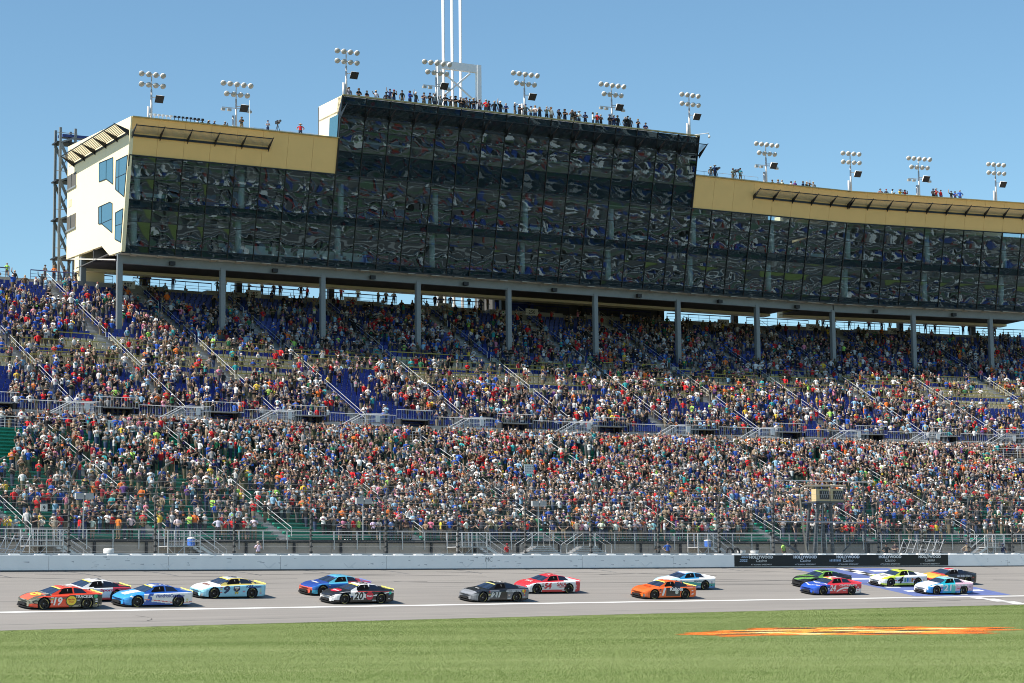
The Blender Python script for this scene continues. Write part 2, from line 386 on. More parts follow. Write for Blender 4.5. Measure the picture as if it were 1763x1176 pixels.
LOW = [low_fig(a) for a in POSES.values()]
CROWD = []     # (x, y, z, yaw, shirt index, seated drop)
def build_crowd():
    vs = []; loops = []; tot = []; cols = []; off = 0
    pw = np.array([30, 14, 12, 13, 15, 9, 7], float); pw /= pw.sum()
    shirt_rgb = np.array([q[1] for q in SHIRTS]); pant_rgb = np.array([q[1] for q in PANTS]); cap_rgb = np.array([q[1] for q in CAPS] + HAIRS); skin_rgb = np.array(SKINS)
    for (x, y, z, yaw, sh, drop) in CROWD:
        V, Fc, G = LOW[int(RNG.choice(len(LOW), p=pw))]
        h = RNG.uniform(.88, 1.08); w = h * RNG.uniform(.92, 1.25); c, s_ = math.cos(yaw), math.sin(yaw)
        X = V[:, 0] * w; Y = V[:, 1] * w
        vs.append(np.stack([x + c * X - s_ * Y, y + s_ * X + c * Y, z - drop + V[:, 2] * h], 1))
        k = RNG.uniform(.8, 1.2)
        pal = np.array([skin_rgb[RNG.integers(0, 6) if RNG.random() < .4 else RNG.integers(0, 3)], np.clip(shirt_rgb[sh] * k, 0, 1), pant_rgb[RNG.integers(0, 6)], (.05, .05, .05), cap_rgb[RNG.integers(0, len(cap_rgb))], shirt_rgb[RNG.integers(0, len(shirt_rgb))] if RNG.random() < .45 else np.clip(shirt_rgb[sh] * k, 0, 1)])
        cols.append(pal[G]); tot.extend(len(f) for f in Fc)
        loops.append(np.concatenate([np.array(f) for f in Fc]) + off); off += len(V)
    vs = np.concatenate(vs); loops = np.concatenate(loops).astype(np.int32); tot = np.array(tot, np.int32); cols = np.concatenate(cols)
    me = bpy.data.meshes.new('crowd'); me.vertices.add(len(vs)); me.vertices.foreach_set('co', vs.astype(np.float32).ravel())
    me.loops.add(len(loops)); me.loops.foreach_set('vertex_index', loops)
    me.polygons.add(len(tot)); st = np.concatenate([[0], np.cumsum(tot)[:-1]]).astype(np.int32)
    me.polygons.foreach_set('loop_start', st); me.polygons.foreach_set('loop_total', tot)
    me.materials.append(MATS['clothing_and_skin']); me.update(calc_edges=True)
    at = me.color_attributes.new('Col', 'FLOAT_COLOR', 'CORNER')
    at.data.foreach_set('color', np.repeat(np.concatenate([cols, np.ones((len(cols), 1))], 1).astype(np.float32), tot, axis=0).ravel())
    me.polygons.foreach_set('use_smooth', [True] * len(me.polygons))
    o = bpy.data.objects.new('crowd', me); COL.objects.link(o)
    tag(o, 'dense crowd of standing spectators filling both tiers of the grandstand', 'crowd', None, 'stuff')
    print('crowd', len(CROWD), 'tris', int((tot - 2).sum()))
def face_yaw(s): return th(s)        # facing the track: local -Y turned towards -n
# ------------------------------------------------------------------ ground, track and painted markings
S0, S1 = -190.0, 230.0
def uv_strip(name, rows, m, kind='structure'):
    """sheet over the arc; rows = list of functions s -> (n, z); the UV map holds (s, n) in metres"""
    ss = rng(S0, S1, 2.5); V = []; UV = []
    for q in ss:
        for f in rows:
            n, z = f(q); V.append(P(q, n, z)); UV.append((q, n))
    k = len(rows); F_ = [(i * k + j, (i + 1) * k + j, (i + 1) * k + j + 1, i * k + j + 1) for i in range(len(ss) - 1) for j in range(k - 1)]
    me = bpy.data.meshes.new(name); me.from_pydata(V, [], F_); me.materials.append(m)
    uv = me.uv_layers.new(name='UV'); idx = np.empty(len(me.loops), np.int32); me.loops.foreach_get('vertex_index', idx)
    uv.data.foreach_set('uv', np.array(UV, np.float32)[idx].ravel()); me.update()
    return tag(mobj(name, me), kind=kind)
def node_mat(name):
    m = bpy.data.materials.new(name); m.use_nodes = True; MATS[name] = m
    return m, m.node_tree.nodes, m.node_tree.links, m.node_tree.nodes['Principled BSDF']
def nnoise(N, L, vec, scale, detail=4, rough=.55):
    n = N.new('ShaderNodeTexNoise'); n.inputs['Scale'].default_value = scale; n.inputs['Detail'].default_value = detail; n.inputs['Roughness'].default_value = rough
    L.new(vec, n.inputs['Vector']); return n.outputs['Fac']
def nmap(N, L, vec, sc):
    n = N.new('ShaderNodeMapping'); n.inputs['Scale'].default_value = sc; L.new(vec, n.inputs['Vector']); return n.outputs['Vector']
def nramp(N, L, fac, stops):
    r = N.new('ShaderNodeValToRGB'); e = r.color_ramp.elements
    while len(e) < len(stops): e.new(.5)
    for q, (p, c) in zip(e, stops): q.position = p; q.color = tuple(c) + (1,)
    L.new(fac, r.inputs['Fac']); return r.outputs['Color']
def nmix(N, L, fac, a, b, mode='MIX'):
    x = N.new('ShaderNodeMix'); x.data_type = 'RGBA'; x.blend_type = mode
    for k, q in (('Factor', fac), ('A', a), ('B', b)):
        if isinstance(q, (int, float)): x.inputs[k].default_value = q
        elif isinstance(q, tuple): x.inputs[k].default_value = q + (1,)
        else: L.new(q, x.inputs[k])
    return x.outputs['Result']
def asphalt_mat():
    m, N, L, B = node_mat('track_asphalt'); uv = N.new('ShaderNodeUVMap').outputs['UV']
    fine = nnoise(N, L, uv, 14, 6, .7); streak = nnoise(N, L, nmap(N, L, uv, (.035, 1.3, 1)), 1.0, 5, .6); patch = nnoise(N, L, nmap(N, L, uv, (.05, .16, 1)), 1.0, 3)
    c = nramp(N, L, streak, [(.32, (.172, .160, .145)), (.68, (.272, .250, .224))])
    c = nmix(N, L, .45, c, nramp(N, L, patch, [(.35, (.19, .176, .160)), (.65, (.265, .243, .220))]))
    c = nmix(N, L, .30, c, nramp(N, L, fine, [(.3, (.14, .135, .13)), (.7, (.36, .34, .325))]))
    # paving joints run along the track
    sp = N.new('ShaderNodeSeparateXYZ'); L.new(uv, sp.inputs[0])
    wob = N.new('ShaderNodeMath'); wob.operation = 'MULTIPLY_ADD'; wob.inputs[1].default_value = .12
    L.new(nnoise(N, L, nmap(N, L, uv, (.08, .01, 1)), 1.0, 2), wob.inputs[0]); L.new(sp.outputs['Y'], wob.inputs[2])
    md = N.new('ShaderNodeMath'); md.operation = 'PINGPONG'; md.inputs[1].default_value = 2.15; L.new(wob.outputs[0], md.inputs[0])
    lt = N.new('ShaderNodeMath'); lt.operation = 'LESS_THAN'; lt.inputs[1].default_value = .055; L.new(md.outputs[0], lt.inputs[0])
    ml = N.new('ShaderNodeMath'); ml.operation = 'MULTIPLY'; L.new(lt.outputs[0], ml.inputs[0])
    L.new(nramp(N, L, nnoise(N, L, nmap(N, L, uv, (.11, .3, 1)), 1.0, 3), [(.38, (0, 0, 0)), (.58, (.8, .8, .8))]), ml.inputs[1])
    c = nmix(N, L, ml.outputs[0], c, (.10, .098, .095))
    L.new(c, B.inputs['Base Color']); B.inputs['Roughness'].default_value = .82; B.inputs['Specular IOR Level'].default_value = .3
    bp = N.new('ShaderNodeBump'); bp.inputs['Strength'].default_value = .25; bp.inputs['Distance'].default_value = .01; L.new(fine, bp.inputs['Height']); L.new(bp.outputs['Normal'], B.inputs['Normal'])
    return m
def grass_mat():
    m, N, L, B = node_mat('mown_grass'); g = N.new('ShaderNodeNewGeometry').outputs['Position']
    stripe = nnoise(N, L, nmap(N, L, g, (.035, .30, .1)), 1.0, 3); mid = nnoise(N, L, g, .6, 5, .65); fine = nnoise(N, L, g, 26, 5, .8)
    c = nramp(N, L, stripe, [(.34, (.10, .155, .038)), (.52, (.155, .21, .06)), (.68, (.235, .275, .115))])
    c = nmix(N, L, .5, c, nramp(N, L, mid, [(.3, (.11, .17, .038)), (.7, (.22, .26, .10))]))
    c = nmix(N, L, .4, c, nramp(N, L, fine, [(.3, (.08, .12, .025)), (.7, (.25, .28, .12))]))
    L.new(c, B.inputs['Base Color']); B.inputs['Roughness'].default_value = .9; B.inputs['Specular IOR Level'].default_value = .15
    bp = N.new('ShaderNodeBump'); bp.inputs['Strength'].default_value = .3; bp.inputs['Distance'].default_value = .02; L.new(fine, bp.inputs['Height']); L.new(bp.outputs['Normal'], B.inputs['Normal'])
    return m
ASPH = asphalt_mat(); GRASS = grass_mat()
track = uv_strip('race_track', [lambda s: (-23.5, grass_edge_z(s)), lambda s: (-20.2, .5 * (grass_edge_z(s) + Z_WHITE)), lambda s: (-17.0, Z_WHITE), lambda s: (-8.5, .5 * (Z_WHITE + Z_WALL)), lambda s: (.9, Z_WALL + .136)], ASPH)
def grass_z(s, n):
    e = grass_edge_z(s); t = min(1, max(0, (-23.5 - n) / 45)); return (e - .015) * (1 - t) + .2 * t
grass = uv_strip('grass', [(lambda s, n=n: (n, grass_z(s, n))) for n in (-23.5, -24.5, -30, -40, -52, -68.5, -90, -120, -165)], GRASS)
m, N, L, B = node_mat('infield_ground'); g = N.new('ShaderNodeNewGeometry').outputs['Position']
vo = N.new('ShaderNodeTexVoronoi'); vo.inputs['Scale'].default_value = .045; L.new(g, vo.inputs['Vector'])
c = nramp(N, L, nnoise(N, L, g, .03, 4), [(.40, (.05, .09, .025)), (.47, (.055, .10, .03)), (.50, (.13, .125, .12)), (.62, (.22, .21, .20))])
L.new(c, B.inputs['Base Color']); B.inputs['Roughness'].default_value = .9
gd = MB(); ring = 4200
gd.add([(-ring, -ring, -.35), (ring, -ring, -.35), (ring, ring, -.35), (-ring, ring, -.35)], [(0, 1, 2, 3)])
tag(obj('ground', gd, m), kind='structure')

def sheet(name, s0, s1, n0, n1, m, lift=.004, parent=track, col=None, step=2.0):
    mb = MB(); ss = rng(s0, s1, step); k = len(ss)
    mb.add([P(q, n, track_z(n, q) + lift) for n in (n0, n1) for q in ss], [(i, i + 1, k + i + 1, k + i) for i in range(k - 1)], col)
    return obj(name, mb, m, parent)
PAINT_W = mat('track_paint_white', (.72, .72, .70), .6, var=.10, scale=2)
PAINT_B = mat('track_paint_blue', (.11, .145, .33), .6, var=.3, scale=.9)
PAINT_K = mat('track_paint_black', (.03, .03, .033), .6, var=.2)
sheet('white_line', -150, 200, -17.22, -16.78, PAINT_W)
sheet('blue_paint', 28.0, 38.4, -16.4, -.5, PAINT_B)
# start line: chequered band across the track and on over the apron
for j in range(2):
    for i in range(14):
        n1 = -.7 - i * 1.1; sheet('chequer_square', 32.5 + j * .75, 33.25 + j * .75, n1 - 1.1, n1, PAINT_W if (i + j) % 2 == 0 else PAINT_K, .008)
for i in range(5): sheet('start_line_dash', 32.6 + (i % 2) * .35, 33.9 + (i % 2) * .35, -18.6 - i * 1.15, -17.7 - i * 1.15, PAINT_W, .006)
for a, b in ((29.0, 31.3), (35.2, 37.6)):
    for i in range(6): sheet('painted_bar', a + .3 * (i % 2), b - .4 * ((i + 1) % 3), -2.6 - i * 2.3, -1.9 - i * 2.3, PAINT_W, .008)
# tyre marks
RUB = mat('tyre_rubber_mark', (.085, .082, .08), .8, var=.25, scale=.6)
def skid(pts, w):
    mb = MB(); k = len(pts); V = []
    for s_, n_ in pts:
        V += [P(s_, n_ - w / 2, track_z(n_ - w / 2, s_) + .005), P(s_, n_ + w / 2, track_z(n_ + w / 2, s_) + .005)]
    mb.add(V, [(2 * i, 2 * i + 2, 2 * i + 3, 2 * i + 1) for i in range(k - 1)]); obj('skid_mark', mb, RUB, track)
for s_, n_, ln, sl, cv in [(-46, -2.2, 9, -.22, .0), (-41, -1.2, 14, -.16, .002), (-29, -1.2, 16, -.14, .001), (-20, -1.6, 15, -.15, .001), (-8, -1.2, 15, -.16, .002), (-14.8, -6, 8, -.3, .03), (3, -1.5, 14, -.2, .0), (6, -3.3, 18, .12, -.004), (12, -5.5, 16, -.25, .006),
        (22, -1.5, 7, -.28, 0), (20, -7, 17, -.30, .004), (8, -9, 22, -.05, .002), (-42, -6.5, 30, .01, 0), (-2, -7.5, 26, -.02, .001), (26, -18.2, 9, -.35, .03), (34, -17.6, 8, -.38, .03), (20, -19.5, 10, -.1, .01), (40, -4.5, 14, -.1, 0), (44, -8, 12, -.12, 0), (-34, -4.5, 12, .02, 0)]:
    skid([(s_ + t, n_ + sl * t + cv * t * t) for t in np.linspace(0, ln, 14) if -22.5 < n_ + sl * t + cv * t * t < -.3], .13)
skid([(-44.5 + 2.2 * math.cos(a), -20.2 + 1.4 * math.sin(a)) for a in np.linspace(-.9, .7, 12)], .10)

# painted emblem on the grass and the grass blades
LOGO = [(-44.8, -69.8), (-34.7, -65.3), (-28.8, -67.7), (-27.7, -75.4), (-39.0, -81.7), (-42.8, -77.4), (-47.7, -75.3)]
def in_poly(px, py, poly):
    r = np.zeros(len(px), bool); k = len(poly)
    for i in range(k):
        x1, y1 = poly[i]; x2, y2 = poly[(i + 1) % k]
        cnd = ((y1 > py) != (y2 > py)) & (px < (x2 - x1) * (py - y1) / (y2 - y1 + 1e-9) + x1); r ^= cnd
    return r
LC = np.array(LOGO).mean(0); LOGO2 = [(LC[0] + (a - LC[0]) * 1.0, LC[1] + (b - LC[1]) * .96) for a, b in LOGO]
def logo_jit(s_, n_): return 1.0 * np.sin(n_ * 1.3 + s_ * .4) + .7 * np.sin(s_ * 2.1 - n_ * .6), .9 * np.sin(s_ * 1.15) + .6 * np.sin(n_ * 2.3 + s_)
def logo_in(s_, n_):
    a, b = logo_jit(s_, n_); return in_poly(s_ + a * .4, n_ + b * .6, LOGO2)
def logo_cols(s_, n_):
    """orange border, yellow centre, black strokes"""
    a = np.array([(LC[0] + (q[0] - LC[0]) * .74, LC[1] + (q[1] - LC[1]) * .70) for q in LOGO])
    ja, jb = logo_jit(s_, n_); inner = in_poly(s_ + ja * 1.1, n_ + jb * 1.3, a); out = np.tile(np.array([.60, .15, .012]), (len(s_), 1))
    out[inner] = (.66, .38, .06)
    w = np.sin(s_ * 1.15 + .9 * np.sin(n_ * .8)) + .8 * np.sin(n_ * 1.7 + s_ * .35)
    out[inner & (w > 1.0)] = (.70, .58, .28); out[inner & (w < -.6)] = (.05, .035, .02); out[(~inner) & (w < -1.0)] = (.06, .045, .02); out[inner & (np.abs(w) < .22)] = (.6, .2, .03)
    return out
vcol_mat('grass_paint', .9, var=.3, scale=6); vcol_mat('grass_blade', .85, spec=.15)
gs, gn = np.meshgrid(np.arange(-49, -26, .22), np.arange(-83, -64, .22), indexing='ij'); fs_, fn_ = gs.ravel(), gn.ravel()
ok = logo_in(fs_ + .11, fn_ + .11); cl = logo_cols(fs_ + .11, fn_ + .11); mb = MB()
for a, b, c in zip(fs_[ok], fn_[ok], cl[ok]):
    mb.add([P(a + i * .22, b + j * .22, grass_z(a, b) + .012) for i, j in ((0, 0), (1, 0), (1, 1), (0, 1))], [(0, 1, 2, 3)], tuple(c))
obj('painted_emblem', mb, MATS['grass_paint'], grass)
def blades(k):
    # scatter over the strip of infield grass between the camera and the apron
    Y = 38 + (172 - 38) * RNG.random(k * 3) ** 1.25; X = (RNG.random(k * 3) - .5) * 2 * (.262 * Y + 2)
    cx, cy = math.sin(TH0) / KAP, Y0 - math.cos(TH0) / KAP
    rr = np.hypot(X - cx, Y - cy); n_ = rr - 500; tt = np.arctan2(-(X - cx) / rr, (Y - cy) / rr); s_ = (TH0 - tt) / KAP
    ok = n_ < -23.35 - .25 * np.sin(s_ * 1.7) * np.sin(s_ * .6); X, Y, n_, s_ = X[ok][:k], Y[ok][:k], n_[ok][:k], s_[ok][:k]; k = len(X)
    e = .06 + np.clip((s_ + 53) * .0038, -.05, .42); t = np.clip((-23.5 - n_) / 45, 0, 1); Z = (e - .015) * (1 - t) + .2 * t
    hgt = RNG.uniform(.018, .05, k); wd = RNG.uniform(.003, .007, k) * (Y / 55); an = RNG.uniform(-.5, .5, k); lx, ly = RNG.normal(0, .04, k), RNG.normal(-.01, .04, k)
    V = np.empty((k, 3, 3), np.float32)
    V[:, 0] = np.stack([X - wd * np.cos(an), Y - wd * np.sin(an), Z - .01], 1); V[:, 1] = np.stack([X + wd * np.cos(an), Y + wd * np.sin(an), Z - .01], 1); V[:, 2] = np.stack([X + lx, Y + ly, Z + hgt], 1)
    ph = Y * .62 + .9 * np.sin(X * .16) + .7 * np.sin(X * .41 + Y * .2); stripe = np.clip(.5 + .30 * np.sin(ph * .62 + 1.1 * np.sin(Y * .09)) + .22 * np.sin(X * .33 + Y * .07) * np.sin(Y * .21) + .20 * np.sin(Y * .23 + .8 * np.sin(X * .12)), 0, 1) ; cl = np.empty((k, 3)); u = RNG.random(k)
    base = np.array([.095, .15, .032]); lt_ = np.array([.285, .325, .145]); dry = np.array([.30, .30, .17])
    mixv = np.clip(.16 + .60 * stripe + .16 * (u - .5), 0, 1)[:, None]; cl = base * (1 - mixv) + lt_ * mixv
    d = RNG.random(k) < .05; cl[d] = dry * RNG.uniform(.7, 1.1, (d.sum(), 1))
    lg = logo_in(s_, n_); cl[lg] = logo_cols(s_[lg], n_[lg]) * RNG.uniform(.7, 1.15, (lg.sum(), 1)); keep = RNG.random(k) < .93
    me = bpy.data.meshes.new('grass_blades'); me.vertices.add(3 * k); me.vertices.foreach_set('co', V.ravel())
    me.loops.add(3 * k); me.loops.foreach_set('vertex_index', np.arange(3 * k, dtype=np.int32)); me.polygons.add(k)
    me.polygons.foreach_set('loop_start', np.arange(0, 3 * k, 3, dtype=np.int32)); me.polygons.foreach_set('loop_total', np.full(k, 3, np.int32)); me.update(calc_edges=True)
    at = me.color_attributes.new('Col', 'FLOAT_COLOR', 'CORNER'); at.data.foreach_set('color', np.repeat(np.concatenate([cl, np.ones((k, 1))], 1).astype(np.float32), 3, axis=0).ravel())
    me.materials.append(MATS['grass_blade'])
    tag(mobj('grass_blades', me), 'short mown infield grass in front of the track', 'grass', None, 'stuff')
blades(520000)
# paved infield to the right of the view: pit lane, parked transporters and canopies, seen only as reflections in the glass
mb = MB(); mb.strip([(-225, .52), (-44, .52)], rng(30, 460, 4), closed=False)
tag(obj('pit_road', mb, mat('pit_asphalt', (.075, .075, .078), .85, var=.35, scale=.05)), kind='structure')
mb = MB(); PALV = [(.7, .7, .7), (.62, .64, .66), (.03, .06, .25), (.25, .03, .03), (.015, .015, .015), (.22, .22, .22), (.05, .05, .055), (.02, .02, .02), (.10, .14, .2), (.7, .7, .7)]
for n_, ln, gap in ((-58, 2.2, 7), (-66, .5, 3.2), (-80, 2.6, 6), (-96, 2.4, 5.2), (-112, 9, 4.2), (-130, 2.4, 6), (-146, 9, 4.4), (-165, 2.5, 5), (-182, 9, 4.6), (-202, 4, 7)):
    s_ = 34.0
    while s_ < 440:
        s_ += gap * random.uniform(.8, 1.9)
        l_ = ln * random.uniform(.8, 1.1); w_ = 1.25 if ln > 2 else random.uniform(.3, 1.2); h_ = {9: 1.9, 4: 1.6, .5: .8}.get(ln, .75) * random.uniform(.9, 1.1)
        if random.random() < .62: continue
        mb.boxf(P(s_, n_, .52 + h_), TS(s_) * w_, NS(s_) * l_, UP * h_, random.choice(PALV))
        if ln < 3 and random.random() < .5: mb.boxf(P(s_, n_ - .2, .52 + h_ * 2 + .25), TS(s_) * w_ * .8, NS(s_) * l_ * .5, UP * .25, (.02, .025, .03))
for n_, w_, h_, c_ in ((-50, .5, .9, (.62, .62, .6)), (-62, 2.4, .02, (.30, .29, .27)), (-70, .3, .02, (.6, .6, .58)), (-74, .5, 1.0, (.6, .6, .58)), (-87, 3.5, .02, (.06, .10, .03)), (-92, .3, .02, (.6, .6, .58)), (-104, 1.2, .02, (.34, .33, .31)), (-118, 4, .02, (.06, .10, .03)), (-122, .3, .02, (.6, .6, .58)), (-138, 1.8, .02, (.30, .29, .27)), (-154, .4, 1.2, (.55, .55, .55)), (-172, 4, .02, (.06, .10, .03)), (-192, 2, .02, (.32, .31, .29)), (-212, 1.0, 3.0, (.5, .5, .48))):
    mb.sbox(32, 450, n_ - w_, n_ + w_, .5, .53 + h_, c_, step=5)
vcol_mat('vehicle_paint', .35)
tag(obj('infield_vehicles', mb, MATS['vehicle_paint']), 'transporters, cars and canopies parked along pit road, reflected in the glass', 'vehicles', None, 'stuff')
# ------------------------------------------------------------------ outer wall, banner, catch fence, walkway
WALLM = mat('wall_paint', (.85, .85, .845), .55, var=.08, scale=.9)
CONC = mat('concrete', (.36, .34, .31), .85, var=.16, scale=1.1, bump=.2)
CONC_D = mat('weathered_concrete', (.36, .325, .28), .9, var=.25, scale=.8, bump=.2)
STEEL = mat('galvanised_steel', (.46, .47, .48), .42, .55, var=.12, scale=4)
ALU = mat('aluminium_rail', (.62, .63, .64), .4, .35, var=.08, scale=4)
BLACK = mat('black_steel', (.018, .018, .02), .5, var=.2)
RUBBER = mat('black_rubber', (.016, .016, .017), .7, var=.2)
wall = empty('barrier_wall', P(0, 0, Z_WALL), 'long pale grey energy absorbing barrier wall lining the outside of the track', 'barrier')
s_ = -85.4
while s_ < 112:
    mb = MB(); a, b = s_ + .012, s_ + 9.18
    mb.strip([(0, Z_WALL - .05), (.34, Z_WALL - .05), (.34, 4.70), (.02, 4.70), (0, 4.68)], rng(a, b, 2.3)); obj('barrier_panel', mb, WALLM, wall); s_ += 9.2
mb = MB(); mb.sbox(-86, 112, .50, .86, Z_WALL, 4.84); obj('concrete_backing', mb, mat('backing_concrete', (.52, .52, .51), .7, var=.1, scale=1), wall)
s_ = -84.5; FOAM = mat('white_foam', (.80, .80, .79), .7, var=.05)
while s_ < 111:
    mb = MB(); mb.sbox(s_, s_ + .75, .20, .62, 4.706, 4.79); obj('foam_block', mb, FOAM, wall); s_ += 1.84
mb = MB(); mb.sbox(-86, 112, -.035, .03, Z_WALL + .002, Z_WALL + .09); obj('base_strip', mb, mat('dark_wall_foot', (.10, .10, .105), .8, var=.3, scale=3), wall)  # darker strip along the foot of the wall
# marks left on the wall
mb = MB(); q = -2.4; put_text(mb, 'mc', P(q, -.006, 4.36), TS(q), UP, .34); obj('chalk_mark', mb, mat('grey_mark', (.20, .21, .22), .8), wall)
SC = mat('wall_scuff', (.50, .51, .53), .7, var=.3, scale=3); SCW = mat('pale_scuff', (.76, .77, .78), .7, var=.1)
for i in range(120):
    q = random.uniform(-46, 64); z = random.uniform(3.75, 4.6); mb = MB(); ln = random.uniform(.05, .45)
    mb.add([P(q, -.004, z), P(q + ln, -.004, z + random.uniform(-.08, .08)), P(q + ln, -.004, z + .03 + random.uniform(0, .05)), P(q, -.004, z + .03)], [(0, 1, 2, 3)]); obj('scuff', mb, SC, wall)
for q in (-22.1, -15.2, 12.8, -30.5, -4.6):
    mb = MB(); mb.add([P(q, -.004, 3.75), P(q + .25, -.004, 3.75), P(q + .75, -.004, 4.15), P(q + .6, -.004, 4.15)], [(0, 1, 2, 3)]); mb.add([P(q - .05, -.005, 3.76), P(q + .1, -.005, 3.76), P(q - .3, -.005, 4.1), P(q - .4, -.005, 4.1)], [(0, 1, 2, 3)]); obj('scuff', mb, SCW, wall)
# banner
BAN = mat('banner_black', (.012, .013, .012), .5, var=.3, scale=1.5); BTXT = mat('banner_lettering', (.70, .70, .68), .6, var=.05)
ban = empty('wall_banner', P(33.8, -.02, 3.7), 'long black casino banner with white lettering on the barrier wall', 'banner')
mb = MB(); mb.strip([(-.022, 3.70), (-.004, 3.70), (-.004, 4.67), (-.022, 4.67)], rng(22.1, 45.7, 1.2)); obj('backing', mb, BAN, ban)
for q in (24.95, 29.7, 34.4, 39.1, 43.6):
    for key, z, h, w in (('holly', 4.50, .26, 2.55), ('casino', 4.20, .26, 1.15), ('atkan', 3.86, .115, 2.25)):
        mb = MB(); put_text(mb, key, P(q, -.030, z), TS(q), UP, h, None, w); obj('lettering', mb, BTXT, ban)
BST = mat('banner_pale_blue', (.35, .45, .58), .6)
mb = MB(); put_text(mb, '2022', P(23.05, -.031, 4.22), TS(23), UP, .24, None, .85); put_text(mb, '2022', P(23.2, -.031, 4.52), TS(23), UP, .17, None, .8); obj('sticker', mb, BST, ban)
mb = MB(); put_text(mb, 'strokes', P(33.0, -.031, 4.2), TS(33), UP, .2, None, 1.3); obj('sticker', mb, BST, ban)

# catch fence
fence = empty('catch_fence', P(0, .8, 4.8), 'tall steel catch fence with curved posts and cables on top of the wall', 'fence')
POSTM = mat('fence_post_steel', (.13, .125, .12), .5, .3, var=.2, scale=5)
FP = [-50.2, -43.5, -37.5, -30.8, -24.4, -17.9, -11.3, -4.7, 1.7, 8.1, 14.9, 21.2, 27.0, 38.6, 43.6, 48.9, 54.1, 60.4, 66.5, 72.5]
def post_path(q):
    pts = [(.95, 4.2), (.95, 6), (.95, 8.2), (.90, 9.0), (.70, 9.75), (.30, 10.4), (-.25, 10.85), (-.9, 11.15), (-1.7, 11.3)]
    return [P(q, a, b) for a, b in pts]
for q in FP:
    mb = MB(); mb.tube(post_path(q), .085, 6, None, True, .05); po = obj('post', mb, POSTM, fence)
    for k in range(11):
        z = 4.95 + k * .42; mb = MB(); mb.boxf(P(q, .93, z), TS(q) * .10, NS(q) * .12, UP * .055); obj('cable_clamp', mb, RUBBER, po)
for k in range(13):
    z = 4.95 + k * .42; mb = MB(); n_ = .83 if z < 9 else .83 - (z - 9) * .35
    mb.tube([P(q, n_, z) for q in rng(-52, 74, 3.5)], .008, 3); obj('cable', mb, STEEL, fence)
m = bpy.data.materials.new('chain_mesh'); m.use_nodes = True; N = m.node_tree.nodes; L = m.node_tree.links
for k in list(N): N.remove(k)
o_ = N.new('ShaderNodeOutputMaterial'); t_ = N.new('ShaderNodeBsdfTransparent'); d_ = N.new('ShaderNodeBsdfDiffuse'); x_ = N.new('ShaderNodeMixShader')
d_.inputs['Color'].default_value = (.30, .30, .30, 1); x_.inputs[0].default_value = .085
L.new(t_.outputs[0], x_.inputs[1]); L.new(d_.outputs[0], x_.inputs[2]); L.new(x_.outputs[0], o_.inputs['Surface'])
mb = MB(); mb.strip([(.80, 4.86), (.80, 9.3), (.45, 10.1), (-.3, 10.8)], rng(-52, 74, 3), closed=False); obj('wire_mesh', mb, m, fence)

# service lane and spectator walkway in front of the lower stand
lane = MB(); lane.sbox(-95, 118, .86, 3.6, 3.3, 4.05); tag(obj('service_lane', lane, CONC), kind='structure')
Z_DECK = 5.95
walk = empty('front_walkway', P(0, 3.6, 4.05), 'raised concrete walkway with steel railing along the foot of the green bleachers', 'walkway')
s_ = -60.0
while s_ < 80:
    mb = MB(); mb.sbox(s_ + .01, s_ + 3.02, 3.62, 3.80, 4.05, 5.70); obj('wall_panel', mb, CONC_D, walk); s_ += 3.03
mb = MB(); mb.sbox(-60, 80, 3.55, 5.6, 5.80, Z_DECK); obj('deck', mb, CONC, walk)
mb = MB(); mb.sbox(-60, 80, 3.50, 3.547, 5.72, 5.94); obj('deck_edge', mb, BLACK, walk)
for z, r in ((6.60, .03), (6.36, .018), (6.14, .018)):
    mb = MB(); mb.tube([P(q, 3.53, z) for q in rng(-60, 80, 3)], r, 5); obj('rail', mb, ALU, walk)
s_ = -59.5; i = 0
while s_ < 79.6:
    mb = MB(); mb.boxf(P(s_, 3.53, 5.9), TS(s_) * .035, NS(s_) * .035, UP * .70); obj('rail_post', mb, ALU, walk)
    if i % 2 == 0:
        mb = MB(); mb.boxf(P(s_ + .6, 3.50, 4.9), TS(s_) * .09, NS(s_) * .06, UP * .80); obj('support_post', mb, BLACK, walk)
    s_ += 2.05; i += 1
